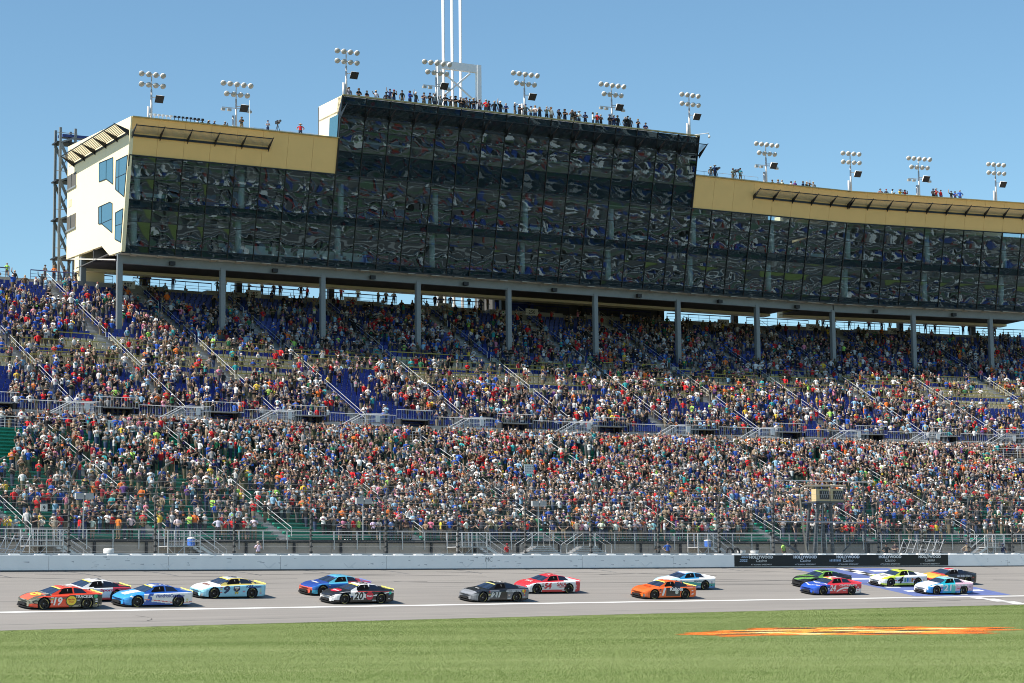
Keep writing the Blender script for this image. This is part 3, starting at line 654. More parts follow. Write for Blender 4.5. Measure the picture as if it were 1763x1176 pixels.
# stepped access platforms with stairs down to the lane
def platform(q, ln, right, label):
    e = empty('access_platform', P(q, 2.4, 4.05), label, 'platform', 'access platforms in front of the walkway')
    mb = MB(); mb.sbox(q, q + ln, 1.9, 3.5, 5.35, 5.42); obj('floor', mb, ALU, e)
    for a in (q + .04, q + ln * .5, q + ln - .04):
        for n_ in (1.94, 3.44):
            mb = MB(); mb.boxf(P(a, n_, 5.3), TS(a) * .03, NS(a) * .03, UP * 1.26); obj('post', mb, ALU, e)
    for z in (6.53, 6.1, 5.75):
        mb = MB(); mb.tube([P(q, 1.94, z), P(q + ln, 1.94, z)], .024, 5); obj('rail', mb, ALU, e)
    mb = MB()
    for k in range(int(ln / .13)): mb.tube([P(q + .07 + k * .13, 1.94, 5.45), P(q + .07 + k * .13, 1.94, 6.5)], .009, 3, caps=False)
    obj('balusters', mb, ALU, e)
    for a, b in ((q, q + ln * .5), (q + ln * .5, q), ):
        mb = MB(); mb.tube([P(a, 1.94, 4.1), P(b, 1.94, 5.33)], .022, 4); obj('brace', mb, ALU, e)
    d = 1 if right else -1; e0 = q + ln if right else q
    for n_ in (1.94, 3.1):
        mb = MB(); mb.beam(P(e0, n_, 5.35), P(e0 + d * 2.1, n_, 4.1), .05, .2); obj('stringer', mb, ALU, e)
        mb = MB(); mb.tube([P(e0, n_, 6.5), P(e0 + d * 2.1, n_, 5.2), P(e0 + d * 2.1, n_, 4.1)], .024, 5); mb.tube([P(e0, n_, 6.05), P(e0 + d * 2.1, n_, 4.75)], .02, 5); obj('handrail', mb, ALU, e)
    for k in range(6):
        mb = MB(); a = e0 + d * (.2 + k * .33); mb.boxf(P(a, 2.5, 5.15 - k * .2), TS(a) * .14, NS(a) * .56, UP * .02); obj('step', mb, ALU, e)
platform(-40.0, 2.6, True, 'aluminium access platform with stairs at the far left, beside folded gate frames')
platform(-29.3, 2.7, True, 'aluminium access platform with a blue cooler at the left of the walkway')
platform(-4.2, 2.9, True, 'aluminium access platform with stairs near the man in a red jersey')
platform(19.7, 2.2, True, 'aluminium access platform with a blue cooler left of the black banner')
platform(51.9, 2.0, False, 'aluminium access platform with cross braces at the far right of the walkway')
BLUE_PL = mat('cooler_blue', (.03, .14, .55), .4, var=.05); WHITE_PL = mat('white_plastic', (.75, .75, .74), .45, var=.05)
for q, lb in ((-27.2, 'round blue drinks cooler with white lid standing on the left access platform'), (21.0, 'round blue drinks cooler with white lid on the platform left of the banner')):
    e = empty('drinks_cooler', P(q, 2.3, 5.42), lb, 'cooler', 'drinks coolers on the platforms')
    mb = MB(); mb.lathe([(.0, 0), (.25, 0), (.29, .1), (.29, .46), (.27, .5)], P(q, 2.3, 5.42), UP, 14); obj('tub', mb, BLUE_PL, e, smooth=True)
    mb = MB(); mb.lathe([(.30, .5), (.30, .58), (.18, .62), (.0, .63)], P(q, 2.3, 5.42), UP, 14); obj('lid', mb, WHITE_PL, e)
e = empty('barrel', P(-34.0, 1.8, 4.05), 'white plastic barrel standing in the lane behind the wall at the left', 'barrel')
mb = MB(); mb.lathe([(0, 0), (.36, 0), (.38, .1), (.35, .14), (.39, .3), (.39, .6), (.35, .66), (.39, .75), (.39, 1.05), (.36, 1.15), (0, 1.16)], P(-34, 1.8, 4.05), UP, 16); obj('body', mb, WHITE_PL, e, smooth=True)
mb = MB(); mb.tube([P(-34, 1.8, 5.19), P(-34, 1.8, 5.23)], .07, 8); obj('bung', mb, STEEL, e)
for i, q in enumerate((24.2, 25.6)):
    e = empty('barrel', P(q, 1.8, 4.05), ('white plastic bin left of the black banner end, nearer the banner', 'white plastic bin behind the left end of the black banner')[i], 'bin')
    mb = MB(); mb.lathe([(0, 0), (.30, 0), (.36, .9), (.39, 1.02), (.39, 1.08), (.33, 1.08)], P(q, 1.8, 4.05), UP, 14); obj('body', mb, WHITE_PL, e, smooth=True)
    mb = MB(); mb.lathe([(.40, 1.02), (.41, 1.05), (.40, 1.09)], P(q, 1.8, 4.05), UP, 14); obj('rim', mb, STEEL, e)
for q, lb in ((22.6, 'two old tyres leaning in the lane, the left one'), (23.3, 'two old tyres leaning in the lane, the right one')):
    mb = MB(); ring = [P(q, 1.3, 4.95) + TS(q) * (.33 * math.cos(a)) + UP * (.33 * math.sin(a)) for a in np.linspace(0, 2 * math.pi, 15)]
    mb.tube(ring, .09, 6, caps=False); tag(obj('tyre', mb, RUBBER, loc=P(q, 1.3, 4.55)), lb, 'tyre', 'tyres in the service lane')
# folded crossover gate frames lying behind the wall
def gate_frame(q, ln, label):
    e = empty('crossover_gate', P(q, 1.6, 4.05), label, 'gate', 'crossover gates behind the wall')
    for k in range(7):
        a = q + k * ln / 6; mb = MB(); mb.tube([P(a, 1.5, 4.6), P(a + .9, 1.7, 6.1)], .03, 5); obj('bar', mb, ALU, e)
    for t in (0, .5, 1):
        mb = MB(); mb.tube([P(q + .9 * t, 1.5 + .2 * t, 4.6 + 1.5 * t), P(q + ln + .9 * t, 1.5 + .2 * t, 4.6 + 1.5 * t - .35)], .03, 5); obj('chord', mb, ALU, e)
    mb = MB()
    for k in range(6):
        a = q + k * ln / 6; mb.tube([P(a, 1.55, 4.6), P(a + .45 + ln / 6, 1.6, 5.3), P(a + .9, 1.7, 6.0)], .018, 4)
    obj('lattice', mb, ALU, e)
gate_frame(-44.5, 3.6, 'folded aluminium crossover gate leaning behind the wall at the far left edge')
gate_frame(41.2, 4.6, 'folded aluminium crossover gate leaning behind the banner right of the flag stand')
for i, q in enumerate((1.9, 6.4)):
    e = empty('crossover_ramp', P(q + 2, 1.8, 4.05), ('low aluminium crossover ramp behind the wall, left of the pair', 'low aluminium crossover ramp behind the wall, right of the pair')[i], 'ramp', 'crossover ramps behind the wall')
    for k in range(5):
        mb = MB(); w_ = 2.0 - k * .3; mb.boxf(P(q + 1.9, 1.9, 4.75 + k * .16), TS(q) * w_, NS(q) * .5, UP * .03); obj('tread', mb, ALU, e)
    for d in (-1, 1):
        for n_ in (1.45, 2.35):
            mb = MB(); mb.tube([P(q + 1.9 + d * 2.2, n_, 4.3), P(q + 1.9 + d * .6, n_, 5.5), P(q + 1.9 + d * .6, n_, 6.5), P(q + 1.9 + d * 2.2, n_, 5.6), P(q + 1.9 + d * 2.2, n_, 4.3)], .025, 5); obj('handrail', mb, ALU, e)
for i, q in enumerate((-35.0, -11.6, 4.9)):   # loudspeaker panels on poles in the stand
    e = empty('loudspeaker_mast', P(q, 4.2, Z_DECK), ('grey twin loudspeaker panel on a thin mast, leftmost of three', 'grey twin loudspeaker panel on a thin mast, middle of three', 'grey twin loudspeaker panel on a thin mast, rightmost of three')[i], 'loudspeaker', 'loudspeaker masts in the lower stand')
    mb = MB(); mb.tube([P(q, 3.9, 5.9), P(q, 3.9, 9.1)], .045, 6); obj('mast', mb, STEEL, e)
    for d in (-.37, .37):
        mb = MB(); mb.boxf(P(q + d, 3.8, 9.0), TS(q) * .32, NS(q) * .12, UP * .22); obj('panel', mb, mat('grey_plastic', (.42, .42, .42), .6), e)

# flag stand
fs = empty('flag_stand', P(33, 1.6, 4.05), 'steel flag stand tower with beige crow nest above the black banner', 'flag stand')
TAN = mat('beige_panel', (.58, .45, .25), .6, var=.08); GST = mat('grey_tower_steel', (.085, .095, .105), .5, .3, var=.15)
for a, n_ in ((32.0, 2.6), (32.0, 1.4), (33.8, 2.6), (33.8, 1.4)):
    mb = MB(); mb.beam(P(a + (.5 if a < 33 else -.1) * -.6, n_, 4.05), P(a + (.35 if a < 33 else -.1), n_, 9.4), .22, .22, NS(33)); obj('leg', mb, GST, fs)
mb = MB()
for k in range(14): mb.tube([P(32.0 + .03 * k, 1.38, 4.4 + k * .36), P(32.45 + .03 * k, 1.38, 4.4 + k * .36)], .02, 4)
obj('ladder_rungs', mb, STEEL, fs)
for d in (32.0, 32.45):
    mb = MB(); mb.tube([P(d, 1.38, 4.1), P(d + .42, 1.38, 9.4)], .03, 4); obj('ladder_rail', mb, STEEL, fs)
mb = MB(); mb.sbox(31.7, 34.7, .7, 2.9, 9.30, 9.42); obj('floor', mb, GST, fs)
for i, (a, b) in enumerate(((31.75, 33.15), (33.25, 34.65))):
    mb = MB(); mb.sbox(a, b, .72, .80, 9.42, 10.5); bx = obj('front_panel', mb, TAN, fs)
    mb = MB(); mb.sbox(a + .28, b - .08, .665, .715, 9.6, 10.35); obj('black_board', mb, BLACK, bx)
    mb = MB()
    for k in range(4): mb.tube([P(a + .35 + k * .22, .65, 9.65), P(a + .60 + k * .22, .65, 10.3)], .016, 4)
    obj('rolled_flag', mb, mat('flag_cloth', (.55, .55, .53), .8), bx)
mb = MB(); mb.sbox(31.72, 31.78, .8, 1.5, 9.42, 10.5); mb.sbox(34.62, 34.68, .8, 1.5, 9.42, 10.5); obj('side_panel', mb, TAN, fs)
PIPE = mat('tan_pipe', (.36, .31, .24), .5, .2)
mb = MB(); mb.tube([P(30.6, .8, 4.2), P(30.1, .8, 7.5), P(29.85, .75, 9.9), P(30.0, .7, 10.5), P(30.5, .7, 10.75), P(33, .7, 10.8), P(34.9, .7, 10.8)], .09, 8); obj('guard_pipe', mb, PIPE, fs)
for z, a, b in ((11.2, 27.0, 38.2), (7.6, 27.2, 37.0)):
    mb = MB(); mb.tube([P(a, .8, z), P(b, .8, z - .02)], .055, 6); obj('cross_bar', mb, STEEL, fs)
mb = MB(); mb.beam(P(26.8, 1.2, 6.6), P(29.9, 1.2, 4.9), .22, .22); mb.beam(P(37.0, .85, 11.2), P(37.1, .85, 4.8), .08, .08, NS(33)); mb.beam(P(27.1, .85, 11.2), P(27.0, .85, 4.8), .08, .08, NS(33)); obj('brace', mb, GST, fs)
mb = MB(); mb.tube([P(37.9, .8, 11.1), P(34.8, 2.2, 8.2)], .03, 5); mb.tube([P(37.6, .8, 7.6), P(35, 2.0, 4.6)], .07, 5); obj('stay', mb, GST, fs)
# ------------------------------------------------------------------ grandstands
GREEN = mat('bench_green', (.012, .27, .185), .5, var=.18, scale=2)
BLUE_S = mat('seat_blue', (.022, .045, .25), .45, var=.2, scale=1.5)
CREAM_S = mat('seat_cream', (.46, .42, .30), .5, var=.12, scale=1.5)
YEL = mat('rail_yellow', (.42, .33, .08), .5, var=.12, scale=2)
TREAD = mat('stand_tread', (.30, .29, .275), .8, var=.15, scale=1.2)
STEP = mat('aisle_step', (.40, .40, .39), .7, var=.12, scale=1.5)
L_ROWS, L_N0, L_PITCH, L_RISE = 28, 5.6, .839, .350
U_ROWS, U_N0, U_PITCH, U_RISE = 34, 36.7, 1.04, .512
Z_CON, Z_UP = 15.75, 17.9
L_S0, L_S1, U_S0, U_S1 = -50.0, 74.0, -34.0, 122.0
L_AISLES = [-49.2, -38.6, -28.0, -17.4, -5.5, 7.2, 20.3, 30.9, 41.6, 53.1, 64.0]
U_AISLES = [-32.0, -21.8, -11.7, -2.9, 5.9, 16.8, 28.5, 39.9, 49.9, 60.5, 70.4, 80.2, 90.3, 100.5, 110.6]
low = empty('lower_grandstand', P(0, L_N0, Z_DECK), 'lower grandstand tier with rows of green bleacher benches', 'grandstand')
upp = empty('upper_grandstand', P(0, U_N0, Z_UP), 'upper grandstand tier with rows of blue seats under the suites', 'grandstand')
for i in range(L_ROWS):
    n0 = L_N0 + i * L_PITCH; z = Z_DECK + i * L_RISE
    mb = MB(); mb.sbox(L_S0, L_S1, n0, n0 + L_PITCH + .25, z - .35, z - .001 * (i % 2), step=4); obj('tread', mb, TREAD, low)
for i in range(U_ROWS + 1):
    n0 = U_N0 + i * U_PITCH; z = Z_UP + i * U_RISE
    mb = MB(); mb.sbox(U_S0, U_S1, n0, n0 + U_PITCH + .25, z - .46, z - .001 * (i % 2), step=4); obj('tread', mb, TREAD, upp)
for i in range(L_ROWS):          # green benches, one board with seat and low back per row and section
    n0 = L_N0 + i * L_PITCH; z = Z_DECK + i * L_RISE
    for a, b in zip(L_AISLES, L_AISLES[1:]):
        mb = MB(); mb.sbox(a + .5, b - .5, n0 + .42, n0 + .75, z + .30, z + .41, step=4); mb.sbox(a + .5, b - .5, n0 + .755, n0 + .795, z + .06, z + .43, step=4)
        obj('bench', mb, GREEN, low)
def seat_row(s0, s1, n, z, m):
    mb = MB(); k = int((s1 - s0) / .54)
    for j in range(k):
        q = s0 + (j + .5) * (s1 - s0) / k; t, nn = TS(q), NS(q)
        mb.boxf(P(q, n + .62, z + .44), t * .235, nn * .19, UP * .03); mb.boxf(P(q, n + .84, z + .64), t * .235, nn * .03, UP * .24)
    mb.boxf(P((s0 + s1) / 2, n + .80, z + .25), TS((s0 + s1) / 2) * ((s1 - s0) / 2 - .05), NS((s0 + s1) / 2) * .03, UP * .05)
    return obj('seat_row', mb, m, upp)
def premium(si, i): return (9 <= i <= 17) and not (si in (4, 9) and i < 12)
for i in range(U_ROWS - 2):
    n0 = U_N0 + i * U_PITCH; z = Z_UP + i * U_RISE
    for si, (a, b) in enumerate(zip(U_AISLES, U_AISLES[1:])):
        pr = premium(si, i); cream = pr and (i * 3 + si * 5) % 4 != 0
        seat_row(a + .75, b - .75, n0, z, CREAM_S if cream else BLUE_S)
        if pr and (i + si) % 2 == 0 or (pr and i in (12, 15)):
            mb = MB(); mb.sbox(a + .75, b - .75, n0 + .03, n0 + .13, z + .86, z + .95, step=3)
            for q in rng(a + .8, b - .8, 1.4): mb.boxf(P(q, n0 + .08, z + .43), TS(q) * .02, NS(q) * .02, UP * .43)
            obj('drink_rail', mb, YEL, upp)
def aisle(root, q, rows, n0, z0, pitch, rise, seg):
    mb = MB()
    for i in range(rows):
        for h in (0, 1):
            n_ = n0 + (i + .5 * h) * pitch; zt = z0 + (i + .5 * h + .5) * rise - rise * .5 + .004
            mb.boxf(P(q, n_ + pitch * .25, zt - .06 + (.065 if h == 0 else 0)), TS(q) * .46, NS(q) * (pitch * .25), UP * .06)
    obj('aisle_steps', mb, STEP, root)
    for k in range(0, rows - 2, seg):
        a, b = k + .2, min(k + seg - .5, rows - .6); f = lambda t, h: P(q + .5, n0 + t * pitch, z0 + t * rise + h)
        mb = MB(); mb.tube([f(a, .25), f(a, .95), f(b, .95), f(b, .25)], .028, 5); mb.tube([f(a, .58), f(b, .58)], .016, 5); obj('aisle_handrail', mb, ALU, root)
for q in L_AISLES[:-1]: aisle(low, q, L_ROWS, L_N0, Z_DECK, L_PITCH, L_RISE, 8)
for q in U_AISLES[:-1]: aisle(upp, q, U_ROWS, U_N0, Z_UP, U_PITCH, U_RISE, 9)

# concourse between the tiers
con = empty('middle_concourse', P(0, 30, Z_CON), 'middle concourse with portals, stairs and railings between the two tiers', 'concourse')
ZR = 16.85
mb = MB(); mb.sbox(L_S0, 112, 29.1, 36.6, Z_CON - .4, Z_CON); obj('floor', mb, CONC, con)
for z, r in ((ZR, .03), (ZR - .28, .016), (ZR - .55, .016), (ZR - .82, .016)):
    mb = MB(); mb.tube([P(q, 29.9, z) for q in rng(L_S0, 112, 3)], r, 5); obj('rail', mb, ALU, con)
mb = MB()
for q in rng(L_S0, 112, 1.8): mb.boxf(P(q, 29.9, Z_CON + .54), TS(q) * .025, NS(q) * .025, UP * .54)
obj('rail_posts', mb, ALU, con)
PORT = [-28.5, -17.9, -8.0, .2, 11.1, 21.8, 32.4, 43.1, 53.5, 63.7, 73.0, 81.5, 92.0, 102.0]
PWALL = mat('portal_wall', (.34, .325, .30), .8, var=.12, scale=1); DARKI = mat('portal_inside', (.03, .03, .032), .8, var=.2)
edges = [-36] + [v for p in PORT for v in (p - 1.35, p + 1.35)] + [112]
for a, b in zip(edges[::2], edges[1::2]):
    mb = MB(); mb.sbox(a, b, 36.0, 36.6, Z_CON, Z_UP + .12); obj('wall_panel', mb, PWALL, con)
for p in PORT:
    mb = MB(); mb.sbox(p - 1.35, p + 1.35, 36.05, 36.6, Z_UP + .62, Z_UP + .72); obj('lintel', mb, PWALL, con)
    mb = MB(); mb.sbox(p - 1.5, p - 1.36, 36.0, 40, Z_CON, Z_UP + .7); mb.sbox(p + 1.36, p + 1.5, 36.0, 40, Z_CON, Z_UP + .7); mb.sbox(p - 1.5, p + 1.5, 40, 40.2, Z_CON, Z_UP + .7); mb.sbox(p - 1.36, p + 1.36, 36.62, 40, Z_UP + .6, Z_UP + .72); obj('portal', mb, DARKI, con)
for k in range(len(PORT)):     # railing on top of the portal wall, with pickets
    p = PORT[k]; nx = PORT[k + 1] if k + 1 < len(PORT) else p + 9
    for a, b in ((p - 1.9, p + 1.9), (p + 2.0, nx - 2.0)):
        zz = 19.50 if b - a < 4 else 18.92; mb = MB()
        for h in (0, .9): mb.tube([P(q, 36.1, zz - h) for q in rng(a, b, 2)], .028, 4)
        kk = int((b - a) / .24)
        for j in range(kk + 1):
            q = a + (b - a) * j / kk; mb.tube([P(q, 36.1, zz - .94), P(q, 36.1, zz)], .009, 3, caps=False)
        obj('guard_rail', mb, ALU, con)
for i, q in enumerate(U_AISLES[:-1]):     # stairs from the concourse up to the aisles
    if q < -33 or q > 105: continue
    d = 1; a0 = q - 4.3; a1 = q - .6
    mb = MB(); mb.sbox(a1, a1 + 2.3, 34.4, 35.95, Z_UP - .22, Z_UP - .1); obj('landing', mb, ALU, con)
    mb = MB()
    for k in range(12): t = (k + .5) / 12; mb.boxf(P(a0 + (a1 - a0) * t, 35.2, Z_CON + (Z_UP - .15 - Z_CON) * t), TS(q) * .16, NS(q) * .7, UP * .025)
    obj('stair_steps', mb, ALU, con)
    for n_ in (34.45, 35.9):
        mb = MB(); mb.beam(P(a0, n_, Z_CON + .1), P(a1, n_, Z_UP - .2), .06, .28); obj('stringer', mb, ALU, con)
        mb = MB(); mb.tube([P(a0, n_, Z_CON), P(a0, n_, Z_CON + 1.05), P(a1, n_, Z_UP + .95), P(a1 + 2.3, n_, Z_UP + .95)], .034, 5); mb.tube([P(a0, n_, Z_CON + .6), P(a1, n_, Z_UP + .5), P(a1 + 2.3, n_, Z_UP + .5)], .022, 5)
        for j in range(16): t = j / 15; qq = a0 + (a1 - a0) * t; mb.tube([P(qq, n_, Z_CON + (Z_UP - Z_CON) * t), P(qq, n_, Z_CON + .98 + (Z_UP - Z_CON) * t)], .011, 3, caps=False)
        for j in range(15): qq = a1 + 2.3 * j / 14; mb.tube([P(qq, n_, Z_UP - .1), P(qq, n_, Z_UP + .95)], .011, 3, caps=False)
        obj('stair_rail', mb, ALU, con)
    mb = MB(); mb.boxf(P(a1 + 1.1, 34.38, Z_UP + .45), TS(q) * .22, NS(q) * .015, UP * .3); obj('notice', mb, WHITE_PL, con)
    mb = MB(); mb.sbox(a1 + 2.36, a1 + 3.6, 34.9, 35.95, Z_CON, Z_UP - .1); obj('stair_pier', mb, PWALL, con)
SIGNW = mat('sign_white', (.70, .69, .66), .6, var=.05); SIGNK = mat('sign_figures', (.03, .03, .03), .6)
def sign(key, q, n, z, w, h, label, grp, tw):
    e = empty('section_sign', P(q, n, z), label, 'sign', grp)
    mb = MB(); mb.boxf(P(q, n, z), TS(q) * w / 2, NS(q) * .03, UP * h / 2); obj('board', mb, SIGNW, e)
    mb = MB(); put_text(mb, key, P(q, n - .036, z), TS(q), UP, tw); obj('figures', mb, SIGNK, e)
for key, q in (('111', -21.5), ('109', -10.6), ('107', 1.6)):
    sign(key, q, 29.82, 16.35, 2.6, .95, {'111': 'white section sign on the concourse railing, leftmost of three', '109': 'white section sign on the concourse railing, middle of three', '107': 'white section sign on the concourse railing, rightmost of three'}[key], 'section signs on the concourse railing', .5)
# top walkway
N_TOP = U_N0 + U_ROWS * U_PITCH; Z_TOP = Z_UP + U_ROWS * U_RISE
top = empty('top_walkway', P(0, N_TOP, Z_TOP), 'walkway with dark blue rail along the top of the upper tier', 'walkway')
mb = MB(); mb.sbox(U_S0, U_S1, N_TOP + .3, N_TOP + 9, Z_TOP - .5, Z_TOP + .02); obj('floor', mb, CONC, top)
BLR = mat('rail_blue', (.012, .018, .10), .5, var=.1)
for k, q in enumerate(rng(U_S0 + 1, U_S1 - 1, 10.5)):
    e = min(q + 8.2, U_S1)
    for z, r in ((36.35, .06), (35.95, .02), (35.65, .02)):
        mb = MB(); mb.tube([P(t, N_TOP + .4, z) for t in rng(q, e, 2.2)], r, 5); obj('rail', mb, BLR, top)
    mb = MB()
    for t in rng(q, e, 1.6): mb.boxf(P(t, N_TOP + .4, 35.8), TS(t) * .02, NS(t) * .02, UP * .55)
    obj('rail_posts', mb, BLR, top)
SGN = [('207', -4.0), ('205', 9.2), ('203', 19.8), ('201', 30.6), ('250', 41.0), ('252', 52.8), ('254', 65.0), ('256', 76.6), ('258', 87.5)]
for key, q in SGN:
    mb = MB(); mb.sbox(q - 4.6, q + 4.2, N_TOP - 1.9, N_TOP - .2, Z_TOP - 2.0, Z_TOP - .1); obj('parapet', mb, PWALL, top)
    sign(key, q + .4, N_TOP - 1.98, Z_TOP - .15, 1.7, .8, 'white section sign on the top walkway parapet, %s from the left' % nth([k_ for k_, _ in SGN].index(key)), 'section signs on the top walkway', .45)
sign('n9', -38.3, 3.3, 8.1, .5, .5, 'small white sign with the number nine held above the front row', 'small signs in the crowd', .32)
# ------------------------------------------------------------------ suite building on columns over the upper tier
ZB, LEAN = 36.45, .22
a0 = P(-9.25, 57, 0); a1 = P(73.03, 57, 0); b1 = P(125, 57, 0)
LA = (a1 - a0).length; PW = LA / 32
class Facet:
    def __init__(s, o, e): s.o = o; s.u = (e - o).normalized(); s.v = Vector((-s.u.y, s.u.x, 0)); s.L = (e - o).length
    def __call__(s, a, b, z): q = s.o + s.u * a + s.v * b; return Vector((q.x, q.y, z))
    def f(s, a, h, out=0): return s(a, -LEAN * h - out, ZB + h)       # point on the leaning glass face
    def frame(s, a, h, out=0):
        n = math.sqrt(1 + LEAN * LEAN); up = (UP - s.v * LEAN) / n; nrm = s.u.cross(up)
        M = Matrix((s.u, -nrm, up)).transposed().to_4x4() if False else Matrix(((s.u.x, -nrm.x, up.x), (s.u.y, -nrm.y, up.y), (s.u.z, -nrm.z, up.z))).to_4x4()
        M.translation = s.f(a, h, out); return M
FA_, FB_ = Facet(a0, a1), Facet(a1, b1)
bld = empty('suite_building', FA_(0, 0, ZB), 'suite building with leaning dark glass front and gold fascia above the grandstand', 'building')
PANE = glass_mat('facade_glass', (.62, .74, .77), .09, 1.0)
SPAN = glass_mat('spandrel_glass', (.45, .55, .60), .0, 1.0)
FRAME = mat('facade_frame', (.012, .013, .015), .4, var=.1); GOLD = mat('gold_fascia', (.84, .53, .20), .55, var=.07, scale=.6); CREAM = mat('cream_cladding', (.84, .73, .48), .6, var=.03, scale=.7)
SPB = mat('spandrel_back', (.035, .075, .10), .6); SOF = mat('soffit_white', (.60, .57, .50), .7, var=.06); COLM = mat('column_steel', (.21, .225, .23), .45, .2, var=.1)
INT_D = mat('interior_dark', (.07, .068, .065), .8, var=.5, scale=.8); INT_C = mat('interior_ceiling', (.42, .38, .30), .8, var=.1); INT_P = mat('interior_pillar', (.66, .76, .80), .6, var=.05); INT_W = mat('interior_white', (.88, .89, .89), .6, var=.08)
ROWS = [(0, .65, 'spandrel_panel'), (.65, 3.1, 'glass_pane'), (3.1, 4.4, 'glass_pane'), (4.4, 5.25, 'spandrel_panel'), (5.25, 7.4, 'glass_pane'), (7.4, 9.6, 'glass_pane')]
TROWS = [(9.6, 12.1, 'spandrel_panel'), (12.1, 14.4, 'glass_pane'), (14.4, 15.9, 'glass_pane'), (15.9, 17.8, 'spandrel_panel')]
SK = math.sqrt(1 + LEAN ** 2); cache = {}
def pane(F, i, h0, h1, name):
    key = (round(h1 - h0, 3), name)
    if key not in cache:
        mb = MB(); w = PW / 2 - .035; hh = (h1 - h0) / 2 * SK - .03
        mb.add([(-w, 0, -hh), (w, 0, -hh), (w, 0, hh), (-w, 0, hh)], [(0, 1, 2, 3)]); cache[key] = mesh_from(name, mb, PANE if name == 'glass_pane' else SPAN)
    M = F.frame((i + .5) * PW, (h0 + h1) / 2); jx = Matrix.Rotation(random.gauss(0, .004), 4, 'X') @ Matrix.Rotation(random.gauss(0, .004), 4, 'Z')
    o = bpy.data.objects.new(name, cache[key]); COL.objects.link(o); o.matrix_basis = M @ jx; o.parent = bld; o.matrix_parent_inverse = parent_inv(bld)
for F, n in ((FA_, 32), (FB_, 12)):
    for i in range(n):
        for r in ROWS + (TROWS if F is FA_ and 8 <= i < 24 else []): pane(F, i, *r)
    for i in range(n + 1):
        top_h = 17.9 if (F is FA_ and 8 <= i <= 24) else 9.65
        if F is FB_ and i == 0: continue
        mb = MB(); mb.beam(F.f(i * PW, -.05, .03), F.f(i * PW, top_h, .03), .07 if i % 8 else .11, .16, F.v); obj('mullion', mb, FRAME, bld)
    for h, w in ((-.03, .16), (.65, .06), (3.1, .05), (4.4, .06), (5.25, .06), (7.4, .05), (9.62, .12)):
        mb = MB(); mb.beam(F.f(0, h, .035), F.f(n * PW, h, .035), .12, w, UP); obj('transom', mb, FRAME, bld)
    # back of spandrels, floors, ceilings, interior walls
    for h0, h1 in ((0, .65), (4.4, 5.25)):
        mb = MB(); mb.prism([F.f(0, h0 + .02, -.12), F.f(n * PW, h0 + .02, -.12), F.f(n * PW, h1 - .02, -.12), F.f(0, h1 - .02, -.12)], F.v * .1); obj('spandrel_backing', mb, SPB, bld)
    for h in (.3, 5.0):
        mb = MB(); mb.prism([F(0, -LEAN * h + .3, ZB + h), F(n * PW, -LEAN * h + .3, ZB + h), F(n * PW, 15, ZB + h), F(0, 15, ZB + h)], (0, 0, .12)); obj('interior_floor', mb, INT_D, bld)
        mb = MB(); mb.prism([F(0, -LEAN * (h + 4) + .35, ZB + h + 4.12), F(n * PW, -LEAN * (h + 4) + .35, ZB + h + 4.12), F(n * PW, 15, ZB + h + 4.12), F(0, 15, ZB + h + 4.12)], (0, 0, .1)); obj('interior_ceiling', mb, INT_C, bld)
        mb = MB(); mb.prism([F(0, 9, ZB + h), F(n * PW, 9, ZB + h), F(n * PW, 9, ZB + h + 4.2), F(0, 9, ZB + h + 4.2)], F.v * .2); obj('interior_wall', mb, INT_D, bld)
        for i in range(0, n + 1, 4):
            mb = MB(); mb.tube([F(i * PW + .55 * PW, .9 - LEAN * h * .8, ZB + h + .1), F(i * PW + .55 * PW, .9 - LEAN * h * .8, ZB + h + 4.1)], .34, 10); obj('pillar', mb, INT_P, bld, smooth=True)
        for i in range(n):       # tiered seating and counters behind the glass
            white = (F is FA_ and h < 1 and 4 <= i < 10)
            for k in range(3):
                if random.random() < (.95 if white else .45):
                    mb = MB(); c = F((i + .5) * PW, 1.0 + k * .9, ZB + h + .5 + k * .55); mb.boxf(c, F.u * (PW * random.uniform(.36, .48)), F.v * .1, UP * (.21 if white else .2))
                    obj('seat_back', mb, INT_W if white else random.choice([INT_D, BLUE_S, INT_P, INT_D, mat('interior_red', (.3, .03, .03), .6)]), bld)
    mb = MB(); mb.prism([F(0, -2.6, ZB + 13.2), F(n * PW, -2.6, ZB + 13.2), F(n * PW, 15.5, ZB + 13.2), F(0, 15.5, ZB + 13.2)], (0, 0, .2)); obj('roof', mb, CONC, bld)
    mb = MB(); mb.prism([F(0, 14, ZB), F(n * PW, 14, ZB), F(n * PW, 14, ZB + 13.2), F(0, 14, ZB + 13.2)], F.v * 1.5); obj('back_wall', mb, CREAM, bld)
# tower storeys
mb = MB(); t0, t1 = 8 * PW, 24 * PW
mb.prism([FA_(t0, -2.4, ZB + 13.4), FA_(t1, -2.4, ZB + 13.4), FA_(t1, 14, ZB + 13.4), FA_(t0, 14, ZB + 13.4)], (0, 0, .12)); obj('interior_floor', mb, INT_D, bld)
for h0, h1 in ((9.62, 12.1), (15.9, 17.8)):
    mb = MB(); mb.prism([FA_.f(t0, h0, -.12), FA_.f(t1, h0, -.12), FA_.f(t1, h1, -.12), FA_.f(t0, h1, -.12)], FA_.v * .1); obj('spandrel_backing', mb, SPB, bld)
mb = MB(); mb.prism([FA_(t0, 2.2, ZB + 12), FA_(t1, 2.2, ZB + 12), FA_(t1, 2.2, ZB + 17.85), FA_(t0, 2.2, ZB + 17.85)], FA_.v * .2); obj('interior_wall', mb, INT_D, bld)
mb = MB(); mb.prism([FA_(t0, -3.2, ZB + 16.2), FA_(t1, -3.2, ZB + 16.2), FA_(t1, 2.2, ZB + 16.2), FA_(t0, 2.2, ZB + 16.2)], (0, 0, .2)); obj('interior_ceiling', mb, INT_C, bld)
